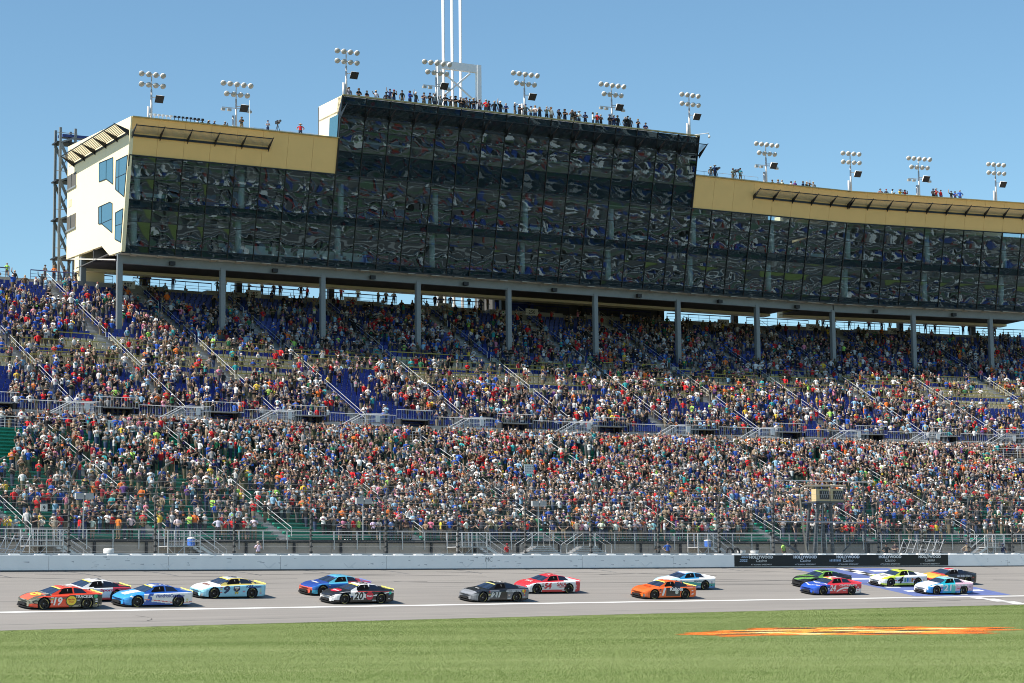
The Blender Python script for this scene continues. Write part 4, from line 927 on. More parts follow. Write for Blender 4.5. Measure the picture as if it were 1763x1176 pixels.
mb = MB(); mb.prism([FA_(t0 + .1, -3.5, ZB + 17.2), FA_(t1 - .1, -3.5, ZB + 17.2), FA_(t1 - .1, 2.2, ZB + 17.2), FA_(t0 + .1, 2.2, ZB + 17.2)], (0, 0, .1)); obj('roof', mb, CONC, bld)
mb = MB(); mb.beam(FA_.f(t0, 17.9, .05), FA_.f(t1, 17.9, .05), .3, .14); obj('coping', mb, mat('gold_coping', (.42, .34, .16), .5), bld)
for h in (12.1, 14.4, 15.9):
    mb = MB(); mb.beam(FA_.f(t0, h, .035), FA_.f(t1, h, .035), .12, .05); obj('transom', mb, FRAME, bld)
for a, nm in ((t0, 'l'), (t1, 'r')):       # tower flanks
    d = -1 if nm == 'l' else 1
    mb = MB(); mb.prism([FA_(a, -LEAN * 13.3 + 2.0, ZB + 13.2), FA_(a, -LEAN * 17.9 + .1, ZB + 17.9), FA_(a, 2.3, ZB + 17.9), FA_(a, 2.3, ZB + 13.2)], FA_.u * d * -.2); obj('tower_side_wall', mb, CREAM, bld)
    mb = MB(); mb.prism([FA_.f(a, 9.6, 0), FA_.f(a, 17.85, 0), FA_(a, -LEAN * 17.85 + 1.1, ZB + 17.85), FA_(a, -LEAN * 9.6 + 1.1, ZB + 9.6)], FA_.u * d * -.15); obj('corner_post', mb, FRAME, bld)
    mb = MB(); mb.prism([FA_(a + d * .03, -2.6, ZB + 13.5), FA_(a + d * .03, -3.0, ZB + 16.0), FA_(a + d * .03, -.7, ZB + 16.0), FA_(a + d * .03, -.5, ZB + 13.5)], FA_.u * d * .03); obj('side_window', mb, mat('end_window', (.05, .14, .20), .08, .0, var=.05, spec=1.0), bld)
# gold fascia panels on the wings
def fascia(F, i0, i1):
    for i in range(i0, i1):
        mb = MB(); mb.prism([F.f(i * PW + .012, 9.70), F.f((i + 1) * PW - .012, 9.70), F.f((i + 1) * PW - .012, 13.36), F.f(i * PW + .012, 13.36)], F.v * .3); obj('fascia_panel', mb, GOLD, bld)
    mb = MB(); mb.beam(F.f(i0 * PW, 13.42, .04), F.f(i1 * PW, 13.42, .04), .34, .10); obj('coping', mb, mat('gold_coping', (.42, .34, .16), .5), bld)
fascia(FA_, 0, 8); fascia(FA_, 24, 32); fascia(FB_, 0, 12)
# sunshades: fins carrying a tilted slatted panel
SHADE = mat('sunshade_panel', (.40, .34, .24), .6, var=.08, scale=3)
def sunshade(F, s0, s1, h, out, rise, step, m, parent):
    k = max(1, round((s1 - s0) / step))
    g = lambda a, t: F.f(a, h, .05) - F.v * (out * t) + UP * (rise * t)
    for i in range(k + 1):
        a = s0 + (s1 - s0) * i / k; mb = MB(); mb.prism([g(a, -.02) - UP * .55, g(a, 1.12) + UP * .06, g(a, .0) + UP * .05], F.u * .07); obj('sunshade_fin', mb, FRAME, parent)
    mb = MB(); mb.beam(g(s0, 1), g(s1, 1), .12, .09); mb.beam(g(s0, .03) - UP * .25, g(s1, .03) - UP * .25, .1, .22); obj('sunshade_edge', mb, FRAME, parent)
    for j in range(8):
        t = .10 + j * .11; mb = MB(); mb.beam(g(s0, t), g(s1, t), .12, .02); obj('sunshade_slat', mb, m, parent)
sunshade(FA_, .05, 14.9, 11.8, 1.35, .55, 2.95, SHADE, bld)
sunshade(FA_, 77.2, LA - .05, 11.8, 1.35, .55, 2.9, SHADE, bld)
sunshade(FB_, .1, 34, 11.8, 1.35, .55, 2.83, SHADE, bld)
sunshade(FA_, t0 - .1, t1 + .2, 15.9, 1.7, .75, PW, BLACK, bld)
# left end wall
E = lambda b, h, out=0: FA_(-out, b, ZB + h)
mb = MB(); mb.prism([E(b, h, .12) for b, h in ((-2.92, 13.44), (18.1, 14.3), (18.05, 1.8), (6.0, 1.45), (3.4, .1), (-.36, -.03))], FA_.u * .4); obj('end_wall', mb, CREAM, bld)
ENDW = MATS['end_window']
def endwin(pts, splits=()):
    mb = MB(); mb.prism([E(b, h, .13) for b, h in pts], FA_.u * -.02); w = obj('end_window', mb, ENDW, bld)
    mb = MB()
    for p, q in zip(pts, pts[1:] + pts[:1]): mb.beam(E(*p, .16), E(*q, .16), .07, .05, FA_.u)
    for p, q in splits: mb.beam(E(*p, .16), E(*q, .16), .05, .04, FA_.u)
    obj('frame', mb, FRAME, w)
endwin([(7.06, 10.45), (2.54, 10.21), (2.44, 7.39), (4.7, 8.33), (6.98, 8.43)], [((4.7, 10.33), (4.7, 8.33))])
endwin([(1.57, 9.68), (-2.06, 9.6), (-1.1, 5.48), (1.64, 6.71)], [((.6, 9.65), (.6, 6.3)), ((1.6, 7.9), (-1.65, 7.8))])
endwin([(7.06, 5.74), (3.39, 5.67), (2.61, 5.4), (2.56, 2.35), (6.06, 3.84), (6.99, 3.93)], [((6.06, 5.7), (6.06, 3.84)), ((6.06, 3.84), (2.56, 3.8))])
endwin([(1.55, 4.25), (-.85, 4.3), (-.25, .93), (1.63, 1.53)], [((1.6, 2.9), (-.5, 2.8))])
for h in (10.96, 6.4):
    mb = MB(); mb.prism([E(18.0, h, .13), E(14.9, h, .13), E(14.9, h - 1.55, .13), E(18.0, h - 1.55, .13)], FA_.u * -.03); w = obj('balcony_shade_panel', mb, mat('balcony_shade', (.10, .095, .085), .7), bld)  # flat panel on the wall; the shade of a recess is put into its colour
    mb = MB(); mb.beam(E(16.5, h, .19), E(16.5, h - 1.55, .19), .05, .12, FA_.u); mb.beam(E(18.1, h - 1.6, .2), E(14.8, h - 1.6, .2), .12, .2, UP); obj('frame', mb, COLM, w)
    mb = MB(); mb.boxf(E(17.0, h + 1.4, .13), FA_.v * .5, FA_.u * .02, UP * .4); obj('vent', mb, mat('vent_grille', (.55, .48, .34), .6), bld)
class EndF:
    u = FA_.v; v = FA_.u
    def f(s, a, h, out=0): return E(a, h, out + .1)
ef = EndF(); ef.v = FA_.u
sunshade(ef, -2.4, 15.6, 12.1, 1.5, .5, 3.6, SHADE, bld)
# soffit, girder, columns
for F, n in ((FA_, 32), (FB_, 12)):
    mb = MB(); mb.prism([F(0, .2, ZB - .12), F(n * PW, .2, ZB - .12), F(n * PW, 1.9, ZB - .12), F(0, 1.9, ZB - .12)], (0, 0, .1)); obj('soffit', mb, SOF, bld)
    mb = MB(); mb.prism([F(0, 1.9, ZB - .6), F(n * PW, 1.9, ZB - .6), F(n * PW, 18.4, ZB + 1.82), F(0, 18.4, ZB + 1.82)], (0, 0, .12)); obj('soffit', mb, SOF, bld)
    mb = MB(); mb.beam(F(0, 1.25, ZB - .55), F(n * PW, 1.25, ZB - .55), .3, .85); mb.beam(F(0, 1.25, ZB - .99), F(n * PW, 1.25, ZB - .99), .5, .06); obj('girder', mb, COLM, bld)
    for i in range(0, n + 1, 4):
        if F is FB_ and i == 0: continue
        a = min(max(i * PW, .25), n * PW)
        mb = MB(); mb.boxf(F(a, 1.25, ZB - 6), F.u * .26, F.v * .04, UP * 5.2); mb.boxf(F(a, 1.02, ZB - 6), F.u * .25, F.v * .025, UP * 5.2); mb.boxf(F(a, 1.48, ZB - 6), F.u * .25, F.v * .025, UP * 5.2); mb.boxf(F(a - .26, 1.25, ZB - 6), F.u * .02, F.v * .2, UP * 5.2); mb.boxf(F(a + .26, 1.25, ZB - 6), F.u * .02, F.v * .2, UP * 5.2)
        obj('column', mb, COLM, bld)
        if i + 4 <= n:
            mb = MB(); mb.boxf(F(a + 2.9 * PW, 17.5, ZB - .2), F.u * .36, F.v * .3, UP * 2.0); obj('rear_column', mb, BLACK, bld)
    for i in range(n):
        mb = MB(); mb.prism([F((i + .5) * PW - .5, -.3, ZB - .22), F((i + .5) * PW + .5, -.3, ZB - .22), F((i + .5) * PW + .3, .6, ZB - .3), F((i + .5) * PW - .3, .6, ZB - .3)], (0, 0, .06)); obj('soffit_light', mb, INT_C, bld)
        if i % 4 == 2:
            mb = MB(); mb.boxf(F(i * PW, .75, ZB - .72), F.u * .28, F.v * .2, UP * .2); obj('floodlight', mb, BLACK, bld)
# enclosed core under the building behind the top walkway
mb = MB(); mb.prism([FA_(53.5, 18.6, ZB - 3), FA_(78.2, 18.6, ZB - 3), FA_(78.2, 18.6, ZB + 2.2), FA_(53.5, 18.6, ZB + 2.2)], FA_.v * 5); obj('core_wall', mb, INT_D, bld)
mb = MB(); mb.prism([FA_(53.6, 18.5, ZB - 1.6), FA_(59, 18.5, ZB - 1.6), FA_(59, 18.5, ZB + .2), FA_(53.6, 18.5, ZB + .2)], FA_.v * .08); obj('blue_sign_panel', mb, BLUE_S, bld)
# end soffit supports at the left end
mb = MB(); mb.boxf(FA_(.3, 13.5, ZB - 1.6), FA_.u * .28, FA_.v * .28, UP * 3.0); obj('column', mb, COLM, bld)
mb = MB(); mb.boxf(FA_(1.8, 15.6, ZB - 1.0), FA_.u * 1.4, FA_.v * .6, UP * 2.4); obj('stair_core', mb, CREAM, bld)

# steel stair tower behind the left end
st = empty('stair_tower', FA_(.2, 19.9, 33.8), 'open steel stair tower behind the left end of the building', 'stair tower')
for a in (1.0, -.7):
    for b in (19.0, 20.8):
        mb = MB(); mb.boxf(FA_(a, b, ZB + 7.0), FA_.u * .13, FA_.v * .13, UP * 9.6); obj('post', mb, COLM, st)
for k in range(4):
    h = -1.6 + k * 4.3
    for b in (18.9, 20.9):
        mb = MB(); mb.beam(FA_(1.0, b, ZB + h), FA_(-.7, b, ZB + h + 3.6), .16, .3); mb.beam(FA_(-.7, b, ZB + h + 3.6), FA_(1.0, b, ZB + h + 4.3), .16, .2); obj('flight', mb, COLM, st)
    mb = MB(); mb.prism([FA_(-1.1, 18.9, ZB + h + 3.6), FA_(1.2, 18.9, ZB + h + 3.6), FA_(1.2, 20.9, ZB + h + 3.6), FA_(-1.1, 20.9, ZB + h + 3.6)], (0, 0, .15)); obj('landing', mb, BLACK, st)
    mb = MB(); mb.tube([FA_(-.7, 18.95, ZB + h + .2), FA_(1.0, 18.95, ZB + h + 4.1)], .06, 5); mb.tube([FA_(-1.1, 18.9, ZB + h + 4.7), FA_(1.2, 18.9, ZB + h + 4.7)], .04, 5); obj('brace', mb, COLM, st)
mb = MB(); mb.prism([FA_(-.4, 19.0, ZB + 15.6), FA_(4.5, 19.0, ZB + 15.6), FA_(4.5, 21, ZB + 15.8), FA_(-.4, 21, ZB + 15.8)], (0, 0, .3)); obj('canopy', mb, mat('canopy_blue', (.03, .06, .22), .5), st)

# ------------------------------------------------------------------ roof: railings, lights, pylon
roofr = []
def roof_rail(F, s0, s1, b, z, label):
    e = empty('roof_railing', F((s0 + s1) / 2, b, z), label, 'railing', 'thin railings on the roof')
    for h in (1.0, .55):
        mb = MB(); mb.tube([F(s0, b, z + h), F(s1, b, z + h)], .022, 4); obj('rail', mb, STEEL, e)
    for a in rng(s0, s1, 2.0):
        mb = MB(); mb.tube([F(a, b, z), F(a, b, z + 1.0)], .022, 4); obj('post', mb, STEEL, e)
roof_rail(FA_, 12.5, 22.0, .5, ZB + 13.4, 'thin steel railing on the left wing roof beside the tower')
roof_rail(FA_, 69.2, 79, -1.2, ZB + 13.4, 'thin steel railing on the right wing roof beside the tower')
roof_rail(FA_, t0 + 1, t1 - 6, -3.1, ZB + 17.0, 'thin steel railing along the tower roof edge')
LAMPW = mat('lamp_hood_white', (.78, .77, .74), .5, var=.04); LAMPG = mat('lamp_lens', (.34, .32, .28), .25, var=.1, spec=.8); POLEM = mat('pole_galvanised', (.50, .50, .50), .45, .3, var=.08)
def light_pole(F, a, b, z, five, bar, hgt, label):
    e = empty('light_pole', F(a, b, z), label, 'light pole', 'floodlight poles along the roof'); o = F(a, b, z); u, v = F.u, F.v
    mb = MB(); mb.tube([o, o + UP * hgt], .15, 8, None, True, .10); mb.tube([o - u * .32, o - u * .32 + UP * hgt * .55], .13, 8); mb.tube([o + UP * hgt * .9, o + UP * (hgt + 1.7)], .07, 6); obj('pole', mb, POLEM, e, smooth=True)
    for r, (hh, n) in enumerate(((hgt + 1.65, 5 if five else 4), (hgt + .55, 4))):
        mb = MB(); w = .78 * (n - 1) / 2; mb.beam(o + UP * hh - u * w, o + UP * hh + u * w, .09, .09); obj('cross_arm', mb, STEEL, e)
        for k in range(n):
            c = o + UP * (hh - .12) + u * (.78 * (k - (n - 1) / 2)) - v * .28; ax = (-v * .75 - UP * .55 + u * .06 * (k - 1.5)).normalized()
            mb = MB(); mb.lathe([(0, -.31), (.14, -.29), (.24, -.19), (.295, -.02), (.30, .05)], c, ax, 12); lp = obj('lamp_hood', mb, LAMPW, e, smooth=True)
            mb = MB(); mb.lathe([(.287, .04), (.24, .13), (.13, .19), (0, .21)], c, ax, 12); obj('lens', mb, LAMPG, lp, smooth=True)
    mb = MB(); c = o + UP * (hgt - .8) + u * .62 - v * .35; fx, fy = (-v * .80 - UP * .60), (UP * .80 - v * .60)
    mb.prism([c - u * .25 - fy * .25 + v * .5, c + u * .25 - fy * .25 + v * .5, c + u * .25 + fy * .25 + v * .5, c - u * .25 + fy * .25 + v * .5], -v * .1)
    mb = MB(); A_ = [c + u * (.24 * i) + fy * (.24 * j) for i, j in ((-1, -1), (1, -1), (1, 1), (-1, 1))]; B_ = [c + fx * .5 + u * (.46 * i) + fy * (.42 * j) for i, j in ((-1, -1), (1, -1), (1, 1), (-1, 1))]
    mb.add(A_ + B_, [(0, 1, 2, 3), (0, 4, 5, 1), (1, 5, 6, 2), (2, 6, 7, 3), (3, 7, 4, 0)]); hn = obj('speaker_horn', mb, LAMPW, e)
    mb = MB(); mb.add([p + fx * .01 for p in B_], [(0, 1, 2, 3)]); obj('grille', mb, BLACK, hn)
    mb = MB(); mb.tube([o + UP * (hgt - .8), c], .05, 5); obj('bracket', mb, STEEL, e)
    if bar:
        mb = MB(); mb.beam(o + UP * (hgt - 1.0) - u * 1.6, o + UP * (hgt - 1.0) + u * 1.7, .08, .08); ba = obj('cross_arm', mb, STEEL, e)
        for k in (-1.5, -.8, 1.5):
            mb = MB(); mb.boxf(o + UP * (hgt - 1.25) + u * k - v * .1, u * .2, v * .15, UP * .12); obj('floodlight', mb, LAMPG, ba)
pos = ['leftmost of all', 'second from the left end', 'at the left corner of the tower roof', 'second on the tower roof, in front of the white pylon', 'third of five on the tower roof', 'fourth of five on the tower roof', 'at the right end of the tower roof', 'first to the right of the tower', 'second to the right of the tower', 'third to the right of the tower', 'rightmost of all']
specs = [(FA_, 3.45, 1.2, ZB + 13.4, 0, 0), (FA_, 12.85, 1.2, ZB + 13.4, 1, 1), (FA_, 24.3, -1.8, ZB + 17.6, 0, 0), (FA_, 35.2, -1.8, ZB + 17.6, 1, 1), (FA_, 46.4, -1.8, ZB + 17.6, 1, 0), (FA_, 58.0, -1.8, ZB + 17.6, 1, 1), (FA_, 68.8, -1.8, ZB + 17.6, 0, 0), (FA_, 81.5, .5, ZB + 13.3, 1, 1), (FB_, 2.6, .5, ZB + 13.3, 0, 0), (FB_, 12.5, .5, ZB + 13.3, 1, 1), (FB_, 24.0, .5, ZB + 13.3, 0, 0)]
for (F, a, b, z, five, bar), p in zip(specs, pos):
    light_pole(F, a, b, z, five, bar, 4.05, 'floodlight pole with %s lamps, %s' % ('nine' if five else 'eight', p))
# white pylon behind the tower
PYL = mat('pylon_white', (.80, .80, .80), .5, var=.03)
py = empty('white_pylon', FA_(48.6, 18.6, 0), 'tall white steel pylon with three masts rising behind the tower', 'pylon')
for a in (45.9, 51.4):
    mb = MB(); mb.prism([FA_(a - .32, 18, 0), FA_(a + .32, 18, 0), FA_(a + .28, 18, ZB + 29.4), FA_(a - .28, 18, ZB + 29.4)], FA_.v * .55); obj('leg', mb, PYL, py)
mb = MB(); mb.beam(FA_(46.1, 18.3, ZB + 28.9), FA_(51.2, 18.3, ZB + 28.9), .5, .95); obj('portal_beam', mb, PYL, py)
for a, b_ in ((46.9, 18.9), (48.75, 20.1), (50.55, 21.3)):
    mb = MB(); mb.tube([FA_(a, b_, 0), FA_(a, b_, ZB + 70)], .19, 10); obj('mast', mb, PYL, py, smooth=True)
for p, q in (((46.7, 28.1), (51.0, 25.0)), ((50.4, 28.3), (47.0, 25.4))):
    mb = MB(); mb.tube([FA_(p[0], 18.6, ZB + p[1]), FA_(q[0], 18.6, ZB + q[1])], .12, 8); obj('brace', mb, PYL, py)
# equipment on the roof
def tripod_camera(F, a, b, z, label):
    e = empty('television_camera', F(a, b, z), label, 'camera', 'television cameras on the roof'); o = F(a, b, z)
    for k in range(3):
        t = k * 2.1; mb = MB(); mb.tube([o + UP * 1.25, o + F.u * (.45 * math.cos(t)) + F.v * (.45 * math.sin(t))], .03, 5); obj('leg', mb, BLACK, e)
    mb = MB(); mb.boxf(o + UP * 1.45, F.u * .16, F.v * .32, UP * .16); bd = obj('body', mb, BLACK, e)
    mb = MB(); mb.tube([o + UP * 1.47 - F.v * .3, o + UP * 1.47 - F.v * .75], .13, 10); obj('lens', mb, mat('lens_grey', (.12, .12, .13), .3), bd)
tripod_camera(FA_, 16.6, -1.2, ZB + 13.4, 'television camera on a tripod on the left wing roof')
tripod_camera(FA_, 72.9, -1.2, ZB + 13.4, 'television camera on a tripod on the right wing, next to the tower')
tripod_camera(FA_, 75.7, -1.2, ZB + 13.4, 'television camera on a tripod on the right wing, farther from the tower')
e = empty('antenna_rack', FA_(5, -1.6, ZB + 13.45), 'low rack of small antennas along the left wing roof edge', 'antenna rack')
mb = MB(); mb.tube([FA_(2.2, -1.6, ZB + 13.7), FA_(8.4, -1.6, ZB + 13.7)], .03, 4); mb.tube([FA_(2.2, -1.6, ZB + 14.2), FA_(8.4, -1.6, ZB + 14.05)], .02, 4); obj('rack', mb, BLACK, e)
for k in range(14):
    a = 2.4 + k * .43; mb = MB(); mb.tube([FA_(a, -1.6, ZB + 13.6), FA_(a, -1.6, ZB + 14.1)], .03, 4); mb.boxf(FA_(a, -1.75, ZB + 14.15), FA_.u * .13, FA_.v * .08, UP * .09); obj('antenna', mb, LAMPW if k < 6 else BLACK, e)
e = empty('whip_antenna', FA_(13.9, 0, ZB + 13.4), 'thin white whip antenna on the left wing roof', 'antenna')
mb = MB(); mb.tube([FA_(13.9, 0, ZB + 13.4), FA_(13.9, 0, ZB + 17.2)], .03, 4); obj('whip', mb, LAMPW, e)
mb = MB(); mb.boxf(FA_(13.9, 0, ZB + 13.5), FA_.u * .12, FA_.v * .12, UP * .1); obj('base', mb, BLACK, e)
e = empty('security_camera', FA_(70.3, -3.4, ZB + 17.9), 'white dome security camera on an arm at the right tower corner', 'security camera')
mb = MB(); mb.tube([FA_(67.6, -3.5, ZB + 17.95), FA_(70.3, -3.5, ZB + 18.5), FA_(70.4, -3.5, ZB + 18.3)], .05, 5); obj('arm', mb, LAMPW, e)
mb = MB(); mb.lathe([(.1, .2), (.17, .0), (.12, -.15), (0, -.2)], FA_(70.4, -3.5, ZB + 18.1), UP, 10); obj('dome', mb, LAMPW, e, smooth=True)
# ------------------------------------------------------------------ racing cars (x forward, y left, z up)
def ip(x, tab):
    xs = [t[0] for t in tab]; ys = [t[1] for t in tab]; return float(np.interp(x, xs, ys))
W_T = [(-2.47, .90), (-2.35, .955), (-2.0, .985), (-1.4, .99), (0, .985), (1.4, .99), (1.85, .975), (2.15, .93), (2.32, .86), (2.45, .74)]
ZS_T = [(-2.47, .85), (-2.0, .875), (-1.4, .87), (-.9, .855), (0, .825), (.9, .80), (1.4, .785), (1.8, .72), (2.1, .645), (2.3, .57), (2.45, .50)]
ZC_T = [(-2.47, .905), (-2.1, .93), (-1.8, .965), (-1.45, 1.09), (-1.05, 1.222), (-.65, 1.268), (-.25, 1.272), (.05, 1.245), (.35, 1.14), (.65, 1.01), (.95, .885), (1.4, .825), (1.9, .735), (2.2, .65), (2.37, .57), (2.45, .51)]
YR_T = [(-2.47, .74), (-1.8, .72), (-1.4, .62), (-1.0, .555), (0, .55), (.3, .60), (.95, .76), (1.4, .70), (2.0, .62), (2.45, .50)]
FW, RW, WZ, WR = 1.42, -1.37, .345, .345
def section(x):
    w, zs, zc, yr = ip(x, W_T), ip(x, ZS_T), ip(x, ZC_T), ip(x, YR_T); zb = zs + .022; yb = w * .83; zr = zb + max(.0, zc - zb) * .94
    yr = min(yr, yb - .02); zlo = .13 if -2.2 < x < 2.0 else .13 + .05 * min(1, abs(abs(x) - 2.1) / .3)
    pts = [(w * .965, zlo), (w * .995, .26), (w, .46), (w * .992, zs - .10), (w * .965, zs - .025), (yb + (w - yb) * .45, zs + .006), (yb, zb), (yr + .015, zr - .012), (yr - .03, zr + .01), (yr * .5, zc - .012 * (zc > .9) - .004), (0, zc)]
    return pts
SEG = [3, 6, 9, 4, 2, 2, 6, 1, 3, 3]
CAR_XS = sorted(set([round(v, 3) for v in np.linspace(-2.47, 2.45, 150)]))
def car_grid():
    G = []; tag_ = []
    for x in CAR_XS:
        p = section(x); row = []; tg = []
        for k, m in enumerate(SEG):
            for j in range(m):
                t = j / m; row.append((p[k][0] + (p[k + 1][0] - p[k][0]) * t, p[k][1] + (p[k + 1][1] - p[k][1]) * t)); tg.append((k, t))
        row.append(p[-1]); tg.append((len(SEG), 0)); full = row + [(-a, b) for a, b in row[-2::-1]]
        G.append([(x - (.30 * (abs(a) / .95) ** 2.6 * max(0, (x - 1.7) / .75) if x > 1.7 else 0) + (.10 * (abs(a) / .95) ** 3 if x < -2.3 else 0), a, b) for a, b in full]); tag_ = tg
    n = len(tag_); return G, tag_ + [tag_[n - 2 - i] for i in range(n - 1)], n
CG, CTAG, CHALF = car_grid()
# faces sorted into body, glass and openings once
CFACES = {'body': [], 'windshield': [], 'side_glass': [], 'driver_window': [], 'rear_window': []}
CV = [q for row in CG for q in row]; CN = len(CG[0])
for i in range(len(CG) - 1):
    for j in range(CN - 1):
        f = (i * CN + j, (i + 1) * CN + j, (i + 1) * CN + j + 1, i * CN + j + 1); c = np.mean([CV[q] for q in f], axis=0); x, y, z = c
        jj = j if j < CHALF - 1 else CN - 2 - j; k, t = CTAG[jj] if j < CHALF - 1 else CTAG[jj]; part = 'body'
        if k <= 4 and min(math.hypot(x - FW, z - WZ), math.hypot(x - RW, z - WZ)) < .415: continue
        if k >= 7 and .17 < x < .93: part = 'windshield'
        elif k >= 8 and -1.68 < x < -1.10: part = 'rear_window'
        elif k == 6:
            zb = ip(x, ZS_T) + .022; tt = (z - zb) / max(.02, ip(x, ZC_T) - zb)
            if .10 < tt < .86 and z > .9:
                if -.50 < x < .62 - .50 * tt: part = 'driver_window'
                elif -1.52 + .42 * tt < x < -.60: part = 'side_glass'
        CFACES[part].append(f)
def zone(x, y, z):
    if x > 2.18 and z < .56: return 'nose'
    if x > .9 and z > ip(x, ZS_T) - .03 and abs(y) < .86: return 'hood'
    if z > 1.12 and -1.2 < x < .25: return 'roof'
    if z > .93 and x < -1.6: return 'deck'
    if z > ip(x, ZS_T) + .0: return 'pillar'
    return 'side'
PAINT = vcol_mat('car_paint', .32, coat=.5, spec=.5); WSH = mat('windshield_glass', (.018, .03, .06), .08, var=.05, spec=.8); QGL = mat('quarter_glass', (.012, .018, .035), .08, var=.05, spec=.7); COCK = mat('cockpit_dark', (.006, .006, .007), .9, spec=.05)
TYRE = mat('tyre_black', (.018, .018, .019), .75, var=.15, scale=9); RIM = mat('rim_black', (.03, .03, .032), .35, .5, var=.1); UNDER = mat('underbody_black', (.012, .012, .013), .7); TYL = mat('tyre_lettering', (.52, .43, .12), .7); LAMPD = mat('headlight_decal', (.35, .37, .40), .3, var=.1)
def lathe_y(prof, org, n=20):
    mb = MB(); mb.lathe(prof, org, (0, 1, 0), n); return mb
def shared(name, mb, m, smooth=True): return mesh_from(name, mb, m, smooth)
ME_TYRE = shared('tyre', lathe_y([(.23, -.15), (.31, -.155), (.345, -.12), (.345, .12), (.31, .155), (.23, .15), (.22, .08)], (0, 0, 0)), TYRE)
mb = MB(); mb.lathe([(.0, .06), (.05, .07), (.07, .05), (.20, .04), (.23, .14)], (0, 0, 0), (0, 1, 0), 20)
for k in range(10):
    a = k * math.pi / 5; d = Vector((math.cos(a), 0, math.sin(a))); mb.boxf(d * .135 + Vector((0, .075, 0)), d * .085, Vector((0, .025, 0)), Vector((-d.z, 0, d.x)) * .022)
ME_RIM = shared('rim', mb, RIM, False)
mb = MB(); mb.tube([(0, .05, 0), (0, .105, 0)], .035, 8); ME_NUT = shared('wheel_nut', mb, mat('wheel_nut_metal', (.6, .6, .6), .3, .8))
mb = MB()
for a0_ in (.9, .9 + math.pi):
    pr = [(.262 * math.cos(a), .1565, .262 * math.sin(a)) for a in np.linspace(a0_, a0_ + 1.25, 9)] + [(.288 * math.cos(a), .1565, .288 * math.sin(a)) for a in np.linspace(a0_, a0_ + 1.25, 9)]
    mb.add(pr, [(i, i + 1, 10 + i, 9 + i) for i in range(8)])
ME_LET = shared('sidewall_lettering', mb, TYL, False)
mb = MB(); mb.box((-2.3, -.78, .12), (2.05, .78, .62)); ME_UND = shared('underbody', mb, UNDER, False)
mb = MB(); mb.prism([(2.0, -.93, .10), (2.25, -.88, .10), (2.50, -.45, .10), (2.55, 0, .10), (2.50, .45, .10), (2.25, .88, .10), (2.0, .93, .10)], (0, 0, .035)); ME_SPL = shared('splitter', mb, UNDER, False)
mb = MB(); mb.prism([(2.2, -.50, .21), (2.2, .50, .21), (2.2, .44, .335), (2.2, -.44, .335)], (.235, 0, 0)); ME_GRL = shared('grille', mb, UNDER, False)
def glass_part(key, side=0):
    mb = MB(); ids = {}; 
    for f in CFACES[key]:
        if side and CV[f[0]][1] * side < 0: continue
        mb.add([CV[q] for q in f], [(0, 1, 2, 3)])
    return mb
ME_WS = shared('windshield', glass_part('windshield'), WSH); ME_RWN = shared('rear_window', glass_part('rear_window'), QGL); ME_SG = [shared('quarter_window', glass_part('side_glass', d), QGL) for d in (1, -1)]; ME_DW = [shared('driver_window', glass_part('driver_window', d), COCK) for d in (1, -1)]
CGs = []
LAT = {}
def decal(mb, key, x, z, h, col, w=None, side=1, y=1.0):
    if h > .27 and key[0].isdigit(): h *= 1.38; w = w * 1.38 if w else None
    put_text(mb, key, (x, y * side, z), (-side, 0, 0), (0, 0, 1), h, col, w)
def disc(mb, x, z, rx, rz, col, y, n=20, out=1):
    mb.add([(x - rx * math.cos(2 * math.pi * i / n), y, z + rz * math.sin(2 * math.pi * i / n)) for i in range(n)], [tuple(range(n))], col)
DEC = vcol_mat('decal_vinyl', .4, coat=.2)
class DecalSet(MB):
    """each number, word or emblem becomes a part of its own"""
    def __init__(s, root): MB.__init__(s); s.root = root
    def add(s, vs, fs, col=None):
        m_ = MB(); m_.add(vs, fs, col); child_local('lettering' if len(fs) > 1 else 'emblem', mesh_from('decal', m_, DEC), s.root); return s
W_, K_ = (.74, .74, .74), (.012, .012, .013); YG = (.62, .58, .12)
